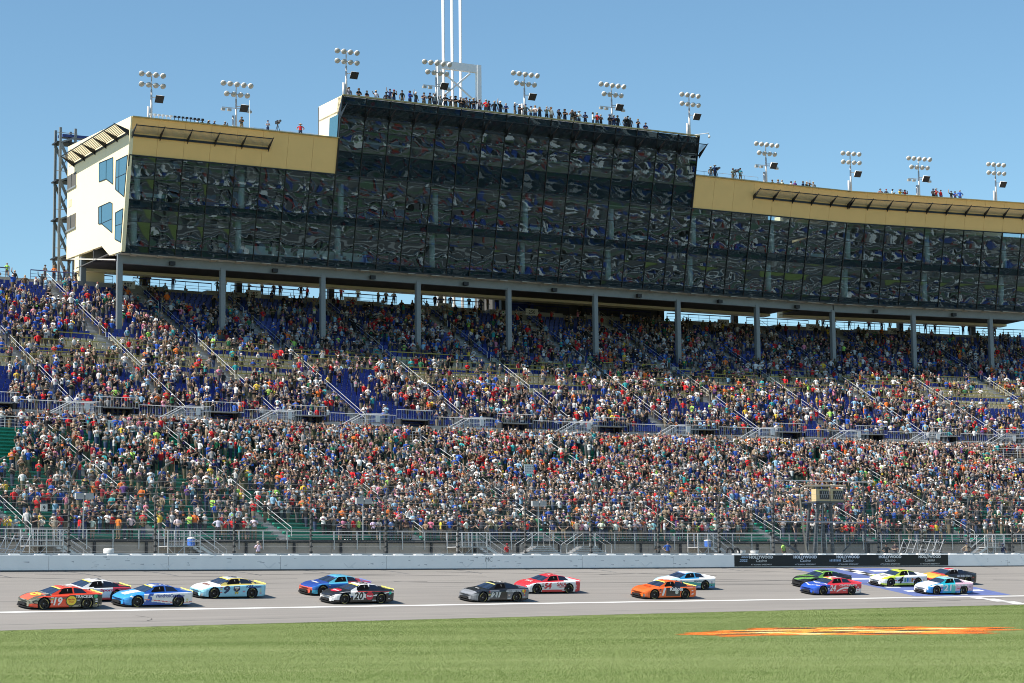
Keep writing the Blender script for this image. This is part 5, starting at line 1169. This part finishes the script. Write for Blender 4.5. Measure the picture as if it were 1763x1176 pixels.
def car(q, n, label, livery, decals, banner=YG, front=None, deck_col=None, scale=1.02):
    """livery(x, y, z, zone) -> colour; decals(mb) draws numbers and sponsor marks on the doors"""
    e = empty('racing_car', (0, 0, 0), label, 'racing car', 'racing cars on the track')
    t = TS(q); nn = NS(q); fwd = -t; up = (UP * math.cos(BANK) - nn * math.sin(BANK)); left = up.cross(fwd)
    M = Matrix(((fwd.x, left.x, up.x), (fwd.y, left.y, up.y), (fwd.z, left.z, up.z))).to_4x4() @ Matrix.Scale(scale, 4)
    M.translation = P(q, n, track_z(n, q) + .002); e.matrix_basis = M
    mb = MB(); F_ = CFACES['body']; cols = []
    for f in F_:
        c = np.mean([CV[k] for k in f], axis=0); zn = zone(*c); cl = livery(c[0], c[1], c[2], zn)
        cols.append(cl)
    me = bpy.data.meshes.new('body'); k = len(CV); last = (len(CG) - 1) * CN
    ends = [tuple(range(CN - 1, -1, -1)), tuple(last + j for j in range(CN))]
    me.from_pydata(CV, [], F_ + ends); me.materials.append(PAINT); set_cols(me, cols + [livery(-2.5, 0, .6, 'side'), livery(2.5, 0, .4, 'nose')]); me.polygons.foreach_set('use_smooth', [True] * (len(F_)) + [False, False]); me.update()
    bd = child_local('body', me, e)
    ws = child_local('windshield', ME_WS, e); child_local('rear_window', ME_RWN, e); [child_local('quarter_window', q_, e) for q_ in ME_SG]; [child_local('driver_window', q_, e) for q_ in ME_DW]
    child_local('underbody', ME_UND, e); child_local('splitter', ME_SPL, e)
    child_local('grille', ME_GRL, e)
    # sun band on the windshield top
    mb = MB(); g = lambda x, y: (x + .012, y, ip(x, ZC_T) + .014 - (abs(y) / .6) ** 2 * .022)
    ys = np.linspace(-.56, .56, 9); mb.add([g(.20, v) for v in ys] + [g(.31, v) for v in ys], [(i, i + 1, 10 + i, 9 + i) for i in range(8)], banner); child_local('sun_band', mesh_from('sun_band', mb, DEC), ws)
    # window net bars and pillar
    mb = MB(); mb.tube([(-.18, .74, .90), (-.2, .62, 1.16)], .02, 4, (.25, .25, .25)); child_local('roll_bar', mesh_from('roll_bar', mb, DEC), e)
    for sx in (1, -1):
        mb = MB(); mb.prism([(1.98, sx * .66, .585), (2.06, sx * .82, .56), (2.20, sx * .64, .50), (2.27, sx * .46, .49), (2.22, sx * .46, .55)], (.03, 0, .03)); child_local('headlight', mesh_from('headlight', mb, LAMPD), e)
    dc = deck_col or livery(-2.4, 0, .95, 'deck')
    mb = MB(); mb.prism([(-2.42, -.80, .90), (-2.42, .80, .90), (-2.455, .80, .95), (-2.455, -.80, .95)], (-.015, 0, 0), dc); child_local('spoiler', mesh_from('spoiler', mb, DEC), e)
    for wx in (FW, RW):
        for sy in (1, -1):
            w = child_local('wheel', ME_TYRE, e, (wx, sy * .83, WZ)); 
            if sy < 0: w.rotation_euler = (0, 0, math.pi)
            a = random.uniform(0, 6.28)
            for nm, mm in (('rim', ME_RIM), ('wheel_nut', ME_NUT), ('sidewall_lettering', ME_LET)):
                c_ = child_local(nm, mm, w); c_.rotation_euler = (0, a, 0)
    ds = DecalSet(e); decals(ds, 1); rr_ = random.Random(label)
    for k_ in range(7):      # small sponsor stickers on the fender and the rear bumper
        x_, z_ = ((.93 - .0 * k_, .42 + .10 * k_) if k_ < 4 else (-1.98 + .0 * k_, .34 + .13 * (k_ - 4))); w_, h_ = rr_.uniform(.05, .09), rr_.uniform(.02, .035); yy = .997 if k_ < 4 else .99
        ds.add([(x_ + w_, yy, z_ - h_), (x_ - w_, yy, z_ - h_), (x_ - w_, yy, z_ + h_), (x_ + w_, yy, z_ + h_)], [(0, 1, 2, 3)], rr_.choice([(.7, .7, .7), (.6, .05, .04), (.6, .5, .06), (.03, .08, .3), (.02, .02, .02), (.7, .7, .7)]))
    return e
def roofnum(mb, key, col, h=.62):
    put_text(mb, key, (-.35, 0, 1.285), (0, -1, 0) if False else (0, 1, 0), (-1, 0, 0), h, col)
def hoodtext(mb, key, col, h=.22, w=None, x=1.5):
    put_text(mb, key, (x, 0, ip(x, ZC_T) + .02), (0, 1, 0), (-.98, 0, .16), h, col, w)
Y_S = 1.0
def camo(x, y, z):
    w = math.sin(x * 7 + 3 * math.sin(z * 9)) + math.sin(z * 13 + x * 4 + y * 5); return (.09, .085, .05) if w > .55 else ((.22, .22, .17) if w > -.2 else ((.02, .02, .02) if w > -1 else (.33, .30, .22)))
ORG = (.72, .06, .02)
def L19(x, y, z, zn):
    if zn == 'nose': return ORG if z < .33 else camo(x, y, z)
    if zn == 'hood': return (.70, .12, .04) if abs(y) < .6 and x > 1.15 else camo(x, y, z)
    if zn in ('roof', 'pillar'): return ORG
    if zn == 'deck': return ORG
    if x < -.2: return (.02, .028, .02) if z > .3 else camo(x, y, z)
    return ORG if (-.2 < x < 1.05 and z < .62) or (x > 1.6 and z < .35) else (camo(x, y, z) if z < .72 else ORG)
def D19(mb, s):
    decal(mb, '19', .55, .50, .36, W_); disc(mb, -.32, .52, .37, .33, (.02, .05, .03), 1.0); disc(mb, -.32, .53, .32, .28, (.75, .55, .05), 1.006); decal(mb, 'bass', -.32, .60, .11, (.6, .05, .04), .44, y=1.012); decal(mb, 'shops', -.32, .45, .11, (.6, .05, .04), .34, y=1.012)
    decal(mb, 'tracker', -1.15, .77, .18, W_, 1.15, y=1.0); disc(mb, -1.9, .78, .13, .11, (.02, .35, .18), 1.0); decal(mb, 'tracker', -.72, .55, .06, W_, .3); roofnum(mb, '19', W_)
    n = 20; mb.add([(1.55 - .30 * math.cos(2 * math.pi * i / n), .5 * math.sin(2 * math.pi * i / n), ip(1.55 - .30 * math.cos(2 * math.pi * i / n), ZC_T) + .016) for i in range(n)], [tuple(range(n))], (.75, .55, .06)); hoodtext(mb, 'bass', (.6, .06, .04), .2, .7, 1.55)
BL = (.02, .10, .42); LB = (.04, .30, .70)
def L5(x, y, z, zn):
    if zn == 'nose': return LB if z > .3 else BL
    if zn == 'hood': return LB if abs(y) > .35 or x > 2.0 else W_
    if zn == 'roof': return W_ if abs(y) < .3 and x > -.9 else BL
    if zn in ('pillar',): return BL
    if zn == 'deck': return BL
    b = .36 + .10 * math.sin((x + .3) * 1.3)
    if x > 1.0: return W_ if abs(z - (.55 + (x - 1.6) * .5)) < .05 else LB
    if z < b - .14: return BL
    if abs(z - b) < .022: return (.6, .05, .05)
    return W_ if z > b - .10 else BL
def D5(mb, s):
    decal(mb, '5', .62, .56, .40, BL, .38); decal(mb, 'hendrick', -.78, .70, .22, (.02, .05, .28), 1.95); decal(mb, 'strokes', -2.0, .42, .07, W_, .3); roofnum(mb, '5', BL); hoodtext(mb, 'hendrick', W_, .12, .9, 1.3)
SKYB = (.28, .60, .76); NV = (.02, .03, .09)
def L9(x, y, z, zn):
    if zn == 'nose': return SKYB if z > .34 else (.5, .5, .5)
    if zn == 'hood': return W_
    if zn == 'roof': return (.50, .54, .58) if abs(y) < .42 else (.60, .48, .12)
    if zn == 'pillar': return (.62, .50, .14) if z < 1.0 or z > 1.18 else NV
    if zn == 'deck': return NV
    return W_ if z > .77 and x > .5 else SKYB
def D9(mb, s):
    decal(mb, '9', .52, .58, .38, NV, .34); mb.add([(.02, 1.0, .80), (-.42, 1.0, .80), (-.44, 1.0, .55), (-.20, 1.0, .42), (.04, 1.0, .55)], [(4, 3, 2, 1, 0)], NV); mb.add([(-.02, 1.004, .76), (-.38, 1.004, .76), (-.36, 1.004, .66), (-.04, 1.004, .66)], [(3, 2, 1, 0)], (.7, .7, .72)); decal(mb, '9', -.2, .58, .12, (.65, .48, .08), .1, y=1.006)
    mb.add([(-.05, 1.0, .45), (-.35, 1.0, .45), (-.30, 1.0, .26), (-.20, 1.0, .36), (-.10, 1.0, .26)], [(4, 3, 2, 1, 0)], (.55, .40, .08)); decal(mb, 'kbb', -1.45, .78, .20, (.02, .06, .25), 1.1, y=1.0); decal(mb, 'strokes', -.75, .46, .1, (.6, .12, .2), .2); roofnum(mb, '9', NV); hoodtext(mb, 'kbb', (.25, .08, .05), .28, .9, 1.5)
def L17(x, y, z, zn):
    DB = (.02, .05, .24)
    if zn == 'nose': return (.62, .10, .06) if z > .36 else K_
    if zn == 'hood': return (.02, .06, .30)
    if zn == 'roof': return (.10, .42, .62)
    if zn == 'pillar': return (.10, .45, .60) if x > -.6 else (.35, .04, .06)
    if zn == 'deck': return (.10, .16, .35)
    return (.02, .12, .40) if z > .4 else (.04, .40, .58)
def D17(mb, s): hoodtext(mb, 'strokes', W_, .2, .9, 1.5)
def L20(x, y, z, zn):
    if zn == 'nose': return W_ if z > .2 and z < .5 else K_
    if zn == 'hood': return K_
    if zn == 'roof': return W_
    if zn == 'pillar': return K_ if x < .4 else W_
    if zn == 'deck': return K_
    if x > 1.0: return W_ if .28 < z < .66 else K_
    b = .56 + .10 * math.sin(x * 2.2)
    if z > .80: return (.5, .05, .04) if z < .83 else K_
    return W_ if abs(z - b) < .12 and x > -.35 or abs(z - b - .1) < .04 else K_
def D20(mb, s):
    decal(mb, '20', .40, .55, .36, K_, .52, y=1.004); mb.add([(.80, 1.0, .30), (.0, 1.0, .30), (.0, 1.0, .78), (.80, 1.0, .78)], [(0, 1, 2, 3)], W_); disc(mb, -.45, .54, .29, .27, (.55, .02, .05), 1.0); decal(mb, 'rheem', -.45, .54, .12, W_, .42, y=1.006); decal(mb, 'strokes', -.85, .24, .1, W_, .3); disc(mb, -2.05, .72, .10, .10, (.02, .5, .35), .985); roofnum(mb, '20', K_)
    n = 20; mb.add([(1.55 - .34 * math.cos(2 * math.pi * i / n), .45 * math.sin(2 * math.pi * i / n), ip(1.55 - .34 * math.cos(2 * math.pi * i / n), ZC_T) + .016) for i in range(n)], [tuple(range(n))], (.58, .02, .05)); hoodtext(mb, 'rheem', W_, .2, .7, 1.55)
def L2(x, y, z, zn):
    G_ = (.13, .14, .16)
    if zn == 'nose': return (.20, .21, .23)
    if zn == 'hood': return K_ if x < 1.9 else (.25, .26, .28)
    if zn in ('roof', 'pillar'): return K_
    if zn == 'deck': return (.10, .11, .14)
    if x > .9: return (.22, .23, .25) if z < .6 else K_
    return K_ if -.55 < x < .1 or z < .25 else G_
def D2(mb, s):
    mb.add([(.86, 1.0, .34), (.10, 1.0, .34), (-.02, 1.0, .70), (.70, 1.0, .70)], [(0, 1, 2, 3)], (.5, .52, .52)); decal(mb, '21b', .42, .52, .28, (.05, .06, .07), .4, y=1.006); decal(mb, 'strokes', -1.05, .76, .13, (.5, .52, .55), 1.3); mb.add([(-.55, 1.0, .52), (-.85, 1.0, .52), (-.70, 1.0, .40)], [(0, 1, 2)], (.5, .4, .35)); decal(mb, 'strokes', -.72, .25, .09, W_, .28); disc(mb, -1.95, .76, .13, .13, (.6, .1, .02), .99); disc(mb, -1.86, .76, .09, .1, (.6, .5, .05), .995); roofnum(mb, '21b', W_); hoodtext(mb, 'strokes', W_, .15, .45, 1.3)
RD = (.60, .03, .04)
def L54(x, y, z, zn):
    if zn == 'nose': return W_ if z < .40 else RD
    if zn == 'hood': return RD
    if zn == 'roof': return RD if abs(y) > .28 or x > -.1 else W_
    if zn == 'pillar': return RD if x > -1.0 else W_
    if zn == 'deck': return W_ if x > -2.2 else RD
    if x < -1.75: return RD if x < -1.95 else W_
    if x > 1.0: return W_
    return RD if z < .30 else W_
def D54(mb, s): decal(mb, '54', .50, .58, .32, RD, .46); decal(mb, 'saia', -.70, .68, .27, (.45, .02, .03), .84); mb.add([(-.25, 1.0, .50), (-1.1, 1.0, .52), (-1.0, 1.0, .47), (-.6, 1.0, .44)], [(0, 1, 2, 3)], RD); decal(mb, 'strokes', -.9, .24, .08, W_, .3); roofnum(mb, '54', RD); hoodtext(mb, 'saia', W_, .3, .8, 1.5)
OR = (.78, .13, .015)
def L1(x, y, z, zn):
    if zn == 'nose': return (.22, .20, .19) if z < .36 else OR
    if zn in ('hood', 'roof'): return OR
    if zn == 'pillar': return OR if x > -.2 or z > 1.15 else K_
    if zn == 'deck': return OR
    if -.9 < x < .40 and z > .2: return K_
    if x < -.9 and x > -1.4 and z > .55: return K_ if z < .80 else OR
    return OR
def D1(mb, s): decal(mb, '1', .62, .56, .42, W_, .26); decal(mb, 'kubota', -.50, .74, .27, W_, 1.2, y=1.002); disc(mb, -.55, .50, .15, .14, (.55, .6, .55), 1.0); decal(mb, 'strokes', -1.75, .82, .05, W_, .5, y=1.0); decal(mb, 'strokes', -2.05, .40, .1, W_, .2, y=.99); roofnum(mb, '1', W_); hoodtext(mb, 'kubota', (.5, .05, .01), .2, .9, 1.4)
TE = (.03, .34, .30)
def L43(x, y, z, zn):
    if zn == 'hood': return W_ if abs(y) < .6 else (.35, .55, .65)
    if zn == 'nose': return W_
    if zn == 'roof': return W_ if abs(y) < .45 else (.05, .30, .55)
    if zn == 'pillar': return (.04, .28, .55) if x > -.9 else W_
    if zn == 'deck': return W_
    b = .58 + .10 * math.sin(x + .5)
    return W_ if z > b else (TE if z > b - .20 else (.05, .22, .50))
def D43(mb, s): decal(mb, 'strokes', -.75, .68, .12, (.05, .15, .2), .9); decal(mb, 'strokes', -.8, .26, .1, W_, .3)
def LG(x, y, z, zn):
    GR = (.14, .34, .05)
    if zn == 'nose': return W_ if z < .25 else K_
    if zn == 'hood': return K_ if math.sin(x * 5 + y * 4) > -.3 else GR
    if zn == 'roof': return K_ if abs(y) < .3 else GR
    if zn == 'pillar': return GR if x > -.4 else K_
    return K_
def DG(mb, s): put_text(mb, 'strokes', (-.8, .999, .7), (-1, 0, 0), (0, 0, 1), .14, W_, .8)
def L24(x, y, z, zn):
    B_ = (.02, .08, .45)
    if zn == 'nose': return B_ if z > .3 else (.12, .12, .14)
    if zn == 'hood': return W_ if abs(math.sin(x * 4.5 + 2 * abs(y))) < .22 else B_
    if zn == 'roof': return RD if abs(y) > .12 else W_
    if zn == 'pillar': return RD
    if zn == 'deck': return RD
    if x > .75: return B_
    b = .22 + .45 * max(0, 1 - (x + .9) ** 2 / 1.6)
    if x < -1.7 and z < .5: return W_
    return W_ if abs(z - (.56 - (x + .85) ** 2 * .30)) < .06 and -1.35 < x < .12 else RD
def D24(mb, s): decal(mb, '24', .52, .56, .34, W_, .46); decal(mb, 'cinc', -.95, .76, .17, W_, 1.7, y=1.003); decal(mb, 'strokes', -.65, .36, .07, W_, .28); roofnum(mb, '24', W_); hoodtext(mb, 'strokes', W_, .2, .7, 1.3)
def L4(x, y, z, zn):
    NE = (.50, .62, .05)
    if zn == 'nose': return NE if z > .2 and z < .30 else (W_ if z > .3 else K_)
    if zn == 'hood': return W_ if abs(y) < .62 else NE
    if zn == 'roof': return NE
    if zn == 'pillar': return NE if x > -.1 else W_
    if zn == 'deck': return W_
    return NE if z < .28 or (x > .95 and z > .62) else W_
def D4(mb, s):
    decal(mb, '4', .45, .56, .40, K_, .44)
    for i, c in enumerate(((.1, .3, .2), (.05, .2, .5), (.4, .45, .5), (.5, .2, .05))): mb.add([(.05 - i * .24, 1.0, .40), (-.13 - i * .24, 1.0, .40), (-.13 - i * .24, 1.0, .72), (.05 - i * .24, 1.0, .72)], [(0, 1, 2, 3)], c)
    decal(mb, 'strokes', -.95, .62, .1, (.55, .08, .03), .3, y=1.005); roofnum(mb, '4', K_); n = 18
    mb.add([(1.45 - .26 * math.cos(2 * math.pi * i / n), .42 * math.sin(2 * math.pi * i / n), ip(1.45 - .26 * math.cos(2 * math.pi * i / n), ZC_T) + .016) for i in range(n)], [tuple(range(n))], (.3, .3, .28)); hoodtext(mb, 'strokes', W_, .16, .6, 1.45)
def L21(x, y, z, zn):
    TQ = (.02, .42, .55); LBL = (.02, .22, .55); PK = (.62, .40, .50)
    if zn == 'nose': return LBL if z < .36 else W_
    if zn == 'hood': return W_ if abs(y) < .72 else LBL
    if zn == 'roof': return (.25, .60, .68) if x > -.3 else (.55, .65, .7)
    if zn == 'pillar': return TQ if x > -.6 else PK
    if zn == 'deck': return W_
    if x > .75: return LBL if z < .62 else W_
    if x > -.1: return TQ
    return (.08, .50, .45) if x > -.5 else (PK if z > .3 else LBL)
def D21(mb, s): decal(mb, '21', .32, .56, .38, W_, .56); decal(mb, 'strokes', -1.05, .76, .18, W_, 1.6, y=1.003); decal(mb, 'strokes', -.8, .5, .08, RD, .32); decal(mb, 'strokes', -1.0, .36, .07, LB, .3); roofnum(mb, '21', W_)
def L8(x, y, z, zn):
    if zn == 'hood': return (.72, .42, .06) if x > 1.3 else (.55, .05, .04)
    if zn == 'nose': return (.60, .05, .04)
    if zn == 'roof': return (.60, .03, .05) if abs(y) < .3 and x > -.5 else (.45, .45, .45)
    if zn in ('pillar', 'deck'): return K_
    if x > .7: return (.62, .30, .04) if z > .5 else RD
    return K_ if z > .3 else (.10, .08, .08)
def D8(mb, s): decal(mb, 'strokes', -1.0, .76, .17, (.6, .6, .6), 1.6, y=1.003)
def L7(x, y, z, zn):
    if zn in ('hood', 'roof', 'nose'): return W_ if not (zn == 'hood' and abs(y) > .45 and x > 1.5) else (.6, .1, .1)
    if zn == 'pillar': return K_ if x < .1 else W_
    if zn == 'deck': return (.55, .03, .05)
    if x < -1.1 and z > .72: return (.55, .03, .05)
    return (.55, .03, .05) if z < .24 else (K_ if x > .6 and z > .55 else W_)
def D7(mb, s): decal(mb, '7', .42, .56, .4, W_ if False else K_, .32); decal(mb, 'spire', -.75, .70, .22, (.6, .04, .08), 1.0); roofnum(mb, '7', K_)
mid = lambda s_: s_ + 1.48
car(mid(-47.6), -17.10 + 1.75, 'red and camouflage racing car with a yellow oval on its door, leading', L19, D19, deck_col=YG)
car(mid(-44.1), -12.6, 'white racing car with red lettering and black pillars, behind the number 19 car', L7, D7, deck_col=YG)
car(mid(-40.9), -15.0, 'blue and white racing car number 5, second on the near side', L5, D5, deck_col=YG)
car(mid(-33.6), -12.0, 'pale blue and white racing car number 9 running alone', L9, D9, deck_col=YG)
car(mid(-24.7), -11.4, 'dark blue and turquoise racing car half hidden by the black number 20 car', L17, D17, banner=(.05, .1, .3))
car(mid(-25.2), -15.1, 'black and white racing car number 20 with red round logos', L20, D20, deck_col=YG)
car(mid(-13.7), -15.2, 'charcoal grey and black racing car with a pale number panel', L2, D2, banner=(.55, .52, .2))
car(mid(-6.5), -11.7, 'red and white racing car number 54', L54, D54, banner=(.45, .03, .05))
car(mid(2.0), -15.0, 'orange racing car number 1 with a black door panel', L1, D1, deck_col=YG)
car(mid(7.2), -10.8, 'white and teal racing car behind the orange number 1 car', L43, D43, banner=(.1, .15, .3))
car(mid(21.4), -10.6, 'green and black racing car behind the red and blue number 24 car', LG, DG, banner=(.3, .5, .1))
car(mid(19.3), -14.25, 'red white and blue racing car number 24', L24, D24)
car(mid(29.7), -10.4, 'white and neon yellow racing car number 4 on the blue start line paint', L4, D4, banner=(.45, .55, .06))
car(mid(30.8), -14.8, 'turquoise white and pink racing car number 21 nearest the start line', L21, D21, banner=(.1, .4, .5))
car(mid(35.7), -9.8, 'black racing car with orange and red nose, last of the group at far right', L8, D8, banner=(.2, .2, .22))
# ------------------------------------------------------------------ spectators
def hsh(*a): return random.Random('|'.join(str(q) for q in a)).random()
def vnoise(x, y, seed):
    def g(i, j): return hsh(seed, i, j)
    i, j = math.floor(x), math.floor(y); u, v = x - i, y - j; u = u * u * (3 - 2 * u); v = v * v * (3 - 2 * v)
    return (g(i, j) * (1 - u) + g(i + 1, j) * u) * (1 - v) + (g(i, j + 1) * (1 - u) + g(i + 1, j + 1) * u) * v
def near_aisle(q, al, w): return any(abs(q - a) < w for a in al)
EMPTY_L = [(-37.5, -34, 2, 5), (-35.5, -31.5, 10, 15), (-26.5, -21, 7, 10), (-31, -28.7, 9, 13), (-26.5, -22.5, 2, 4), (-21, -18.7, 4, 6), (-37, -35.2, 14, 17), (0, 2, 18, 20), (-12, -10.3, 19, 22), (28, 32, 1, 2), (50, 58, 0, 3), (37, 39, 4, 6)]
EMPTY_U = [(20, 27, 10, 13), (-20, -14, 11, 14), (64, 69, 12, 15), (5, 12, 0, 3), (-2, 4.5, 8, 16), (7, 11, 6, 11), (29, 33, 10, 13), (44, 48, 5, 8), (60, 64, 7, 10), (71, 76, 13, 17), (-12, -8, 20, 24), (82, 88, 14, 17), (16, 19, 9, 12), (-21, -15, 29, 33), (60, 68, 0, 1), (36, 40, 0, 1), (92, 98, 15, 18)]
def wanted(q, i, tier):
    for a, b, r0, r1 in (EMPTY_L if tier == 'L' else EMPTY_U):
        if a <= q <= b and r0 <= i <= r1: return .22 if tier == 'L' else .34
    d = vnoise(q * .28, i * .45, tier) ; base = (.88 if tier == 'L' else .80)
    if tier == 'L' and q < -14: base = .62
    if tier == 'U' and 9 <= i <= 17 and (q < 36 or q > 60): base = .60
    return base - (.60 if d < (.30 if q < -14 else .22) else (.25 if d < .38 else 0))
def rshirt(blue=False): return int(RNG.choice(len(SHIRTS), p=SHW))
LAB = 'person, {shirt} shirt, {head}, {pose}'
count_ind = 0
# the nearest row stands as individuals
rows_ind = {0: 'front'}
for i in range(L_ROWS):
    n0 = L_N0 + i * L_PITCH; z = Z_DECK + i * L_RISE; q = L_S0 + 1 + RNG.uniform(0, .4); k = 0
    while q < L_S1 - 1:
        q += RNG.uniform(.39, .56)
        if near_aisle(q, L_AISLES, .5) and RNG.random() < .72: continue
        if RNG.random() > wanted(q, i, 'L'): continue
        c = P(q, n0 + .18 + RNG.uniform(-.12, .14), z); yaw = face_yaw(q) + RNG.normal(-.3, .5)
        if i in rows_ind and -41.6 < q < 58.8:
            k += 1; person(c, yaw, LAB + ', %s from left, %s bleacher row' % (nth(k - 1), rows_ind[i]), group='spectators in the nearest bleacher rows'); count_ind += 1
        elif -43.5 + i * .55 < q < 62 + i * .75:
            CROWD.append((c.x, c.y, c.z, yaw, rshirt(), 0))
for i in range(U_ROWS - 2):
    n0 = U_N0 + i * U_PITCH; z = Z_UP + i * U_RISE; q = U_S0 + 1
    while q < U_S1 - 1:
        q += RNG.uniform(.44, .64)
        if near_aisle(q, U_AISLES, .6) and RNG.random() < .74: continue
        if RNG.random() > wanted(q, i, 'U'): continue
        if i >= U_ROWS - 6 and RNG.random() < .6: continue
        if not (-27 + i * .32 < q < 87 + i * .65): continue
        c = P(q, n0 + .30 + RNG.uniform(-.1, .15), z); CROWD.append((c.x, c.y, c.z, face_yaw(q) + RNG.normal(-.3, .5), rshirt(), 0 if RNG.random() > .08 else .35))
for k in range(1050):       # middle concourse
    q = RNG.uniform(-36, 86)
    if any(abs(q - p + 2.5) < 1.0 for p in PORT) and RNG.random() < .6: continue
    n_ = 30.3 + RNG.uniform(0, 1) ** 1.6 * 4.0; c = P(q, n_, Z_CON); CROWD.append((c.x, c.y, c.z, face_yaw(q) + RNG.normal(-.2, .5), rshirt(), 0))
for F, n in ((FA_, 32), (FB_, 12)):     # guests behind the glass
    for k in range(n * 3):
        h = .42 if RNG.random() < .5 else 5.12; c = F(RNG.uniform(.5, n * PW - .5), RNG.uniform(.2, 3.5), ZB + h); CROWD.append((c.x, c.y, c.z, face_yaw(0) + RNG.normal(0, .5), rshirt(), 0))
build_crowd()
# people on the top walkway against the sky
TOPQ = [-14.6, -10.9, -10.0, -9.0, -7.9, -1.2, -.4, 2.1, 6.8, 7.6, 10.2, 11.6, 12.9, 13.6, 15.9, 16.6, 20.4, 22.3, 24.6, 25.5, 26.4, 31.2, 31.9, 33.0, 35.2, 36.6, 37.4, 40.0, 42.4, 79.3, 80.1, 81.6, 83.6, 86.3, 88.0, 89.1, 92.4, 94.0, 95.3, 99.2, 100.0, 102.8, 103.6]
for k, q in enumerate(TOPQ):
    person(P(q, N_TOP + .85, Z_TOP), face_yaw(q) + random.gauss(0, .4), LAB + ', %s from left, top walkway' % nth(k), group='people on the top walkway'); count_ind += 1
# tower roof, wings
TR = [24.26, 25.43, 26.39, 27.46, 28.69, 29.62, 30.61, 31.56, 32.27, 33.27, 35.31, 35.93, 36.57, 37.19, 37.78, 38.52, 39.45, 40.2, 41.36, 42.8, 43.55, 44.67, 46.07, 46.75, 47.9, 48.82, 49.4, 50.42, 52.17, 53.07, 53.91, 54.94, 56.01, 57.2, 58.28, 59.28, 60.0, 61.07, 62.1]
TR = sorted(TR + [29.15, 34.0, 34.6, 38.15, 38.95, 41.0, 42.1, 45.3, 47.3, 51.2, 52.6, 55.5, 57.75, 59.65])
for k, a in enumerate(TR):
    person(FA_(a, -2.6, ZB + 17.62 - (.45 if k < 5 or k == len(TR) - 1 else .0)), th(0) - .06 + random.gauss(-.1, .3), LAB + ', %s from left, tower roof' % nth(k), h=random.uniform(1.8, 2.0), group='people on the tower roof', shirt=random.choice(['black', 'black', 'charcoal', 'navy', 'grey', 'white', 'black']) if k not in (8, 23, 43) else ('blue', 'red', 'red')[(8, 23, 43).index(k)]); count_ind += 1
for k, a in enumerate([7.76, 8.27, 8.99, 9.61, 10.8, 12.64, 15.6, 19.35]):
    person(FA_(a, -.9, ZB + 13.4 - (.75 if k < 5 else 0)), th(0) + random.gauss(0, .4), LAB + ', %s on left wing roof' % nth(k), group='people on the wing roofs'); count_ind += 1
for k, a in enumerate([71.94, 72.5, 75.13, 76.2, 80.9, 81.77, 82.34, 83.72, 84.3, 85.52, 86.04, 86.48, 87.06]):
    person(FA_(a, -1.5, ZB + 13.4 - (.0 if k < 4 else .8)), th(0) + random.gauss(0, .4), LAB + ', %s right of the tower roof' % nth(k), group='people on the wing roofs'); count_ind += 1
for k, a in enumerate([5.59, 6.42, 7.3, 8.41, 9.1, 13.24, 13.66, 14.36, 15.89, 16.48, 17.19]):
    person(FB_(a, -1.5, ZB + 13.4 - (.75 if k < 5 else .35)), th(0) + random.gauss(0, .4), LAB + ', %s on far right roof' % nth(k), group='people on the wing roofs', shirt='red' if k == 7 else None); count_ind += 1
# workers in the lane behind the wall
for q, sh, ps, lb in [(-21.8, 'white', 'filming', 'photographer in white shirt raising a camera behind the wall at left'), (.6, 'red', 'standing', 'person in a red numbered jersey standing behind the wall'), (15.6, 'black', 'arms folded', 'person in black shirt leaning behind the wall left of the cooler platform'),
        (16.6, 'blue', 'hands on hips', 'person in blue shirt behind the wall beside the cooler platform'), (28.9, 'lime green', 'standing', 'worker in a lime green safety vest behind the black banner'), (40.3, 'black', 'hands on hips', 'person in black behind the banner, left of two by the folded gate'),
        (41.3, 'charcoal', 'arms folded', 'person in charcoal behind the banner, right of two by the folded gate'), (49.6, 'tan', 'hands on hips', 'person in tan shirt standing just right of the black banner'), (53.8, 'navy', 'arm raised', 'person in navy raising an arm behind the wall at far right')]:
    person(P(q, 2.0, 4.05), face_yaw(q) + random.gauss(-.2, .4), lb, group='people in the service lane', pose=ps, shirt=sh); count_ind += 1
person(P(33.6, 1.7, 9.42), face_yaw(33) - .6, 'official in black standing in the beige flag stand', pose='arm raised', shirt='black')
# hand-held poster in the crowd
e = empty('poster', P(14.0, 24, 15.4), 'white hand-held poster raised in the middle of the lower crowd', 'poster')
PQ = 11.9; pc = P(PQ, L_N0 + 13 * L_PITCH, Z_DECK + 13 * L_RISE + 2.2)
mb = MB(); mb.boxf(pc, TS(PQ) * .48, NS(PQ) * .012, UP * .42); obj('sheet', mb, WHITE_PL, e)
mb = MB()
for r_ in range(3):
    for c_ in range(5): mb.boxf(pc - NS(PQ) * .016 + TS(PQ) * (-.36 + .18 * c_) + UP * (.24 - .22 * r_), TS(PQ) * .055, NS(PQ) * .002, UP * .05)
obj('scrawled_marks', mb, mat('poster_ink', (.35, .35, .38), .8), e)
print('individual people', count_ind)
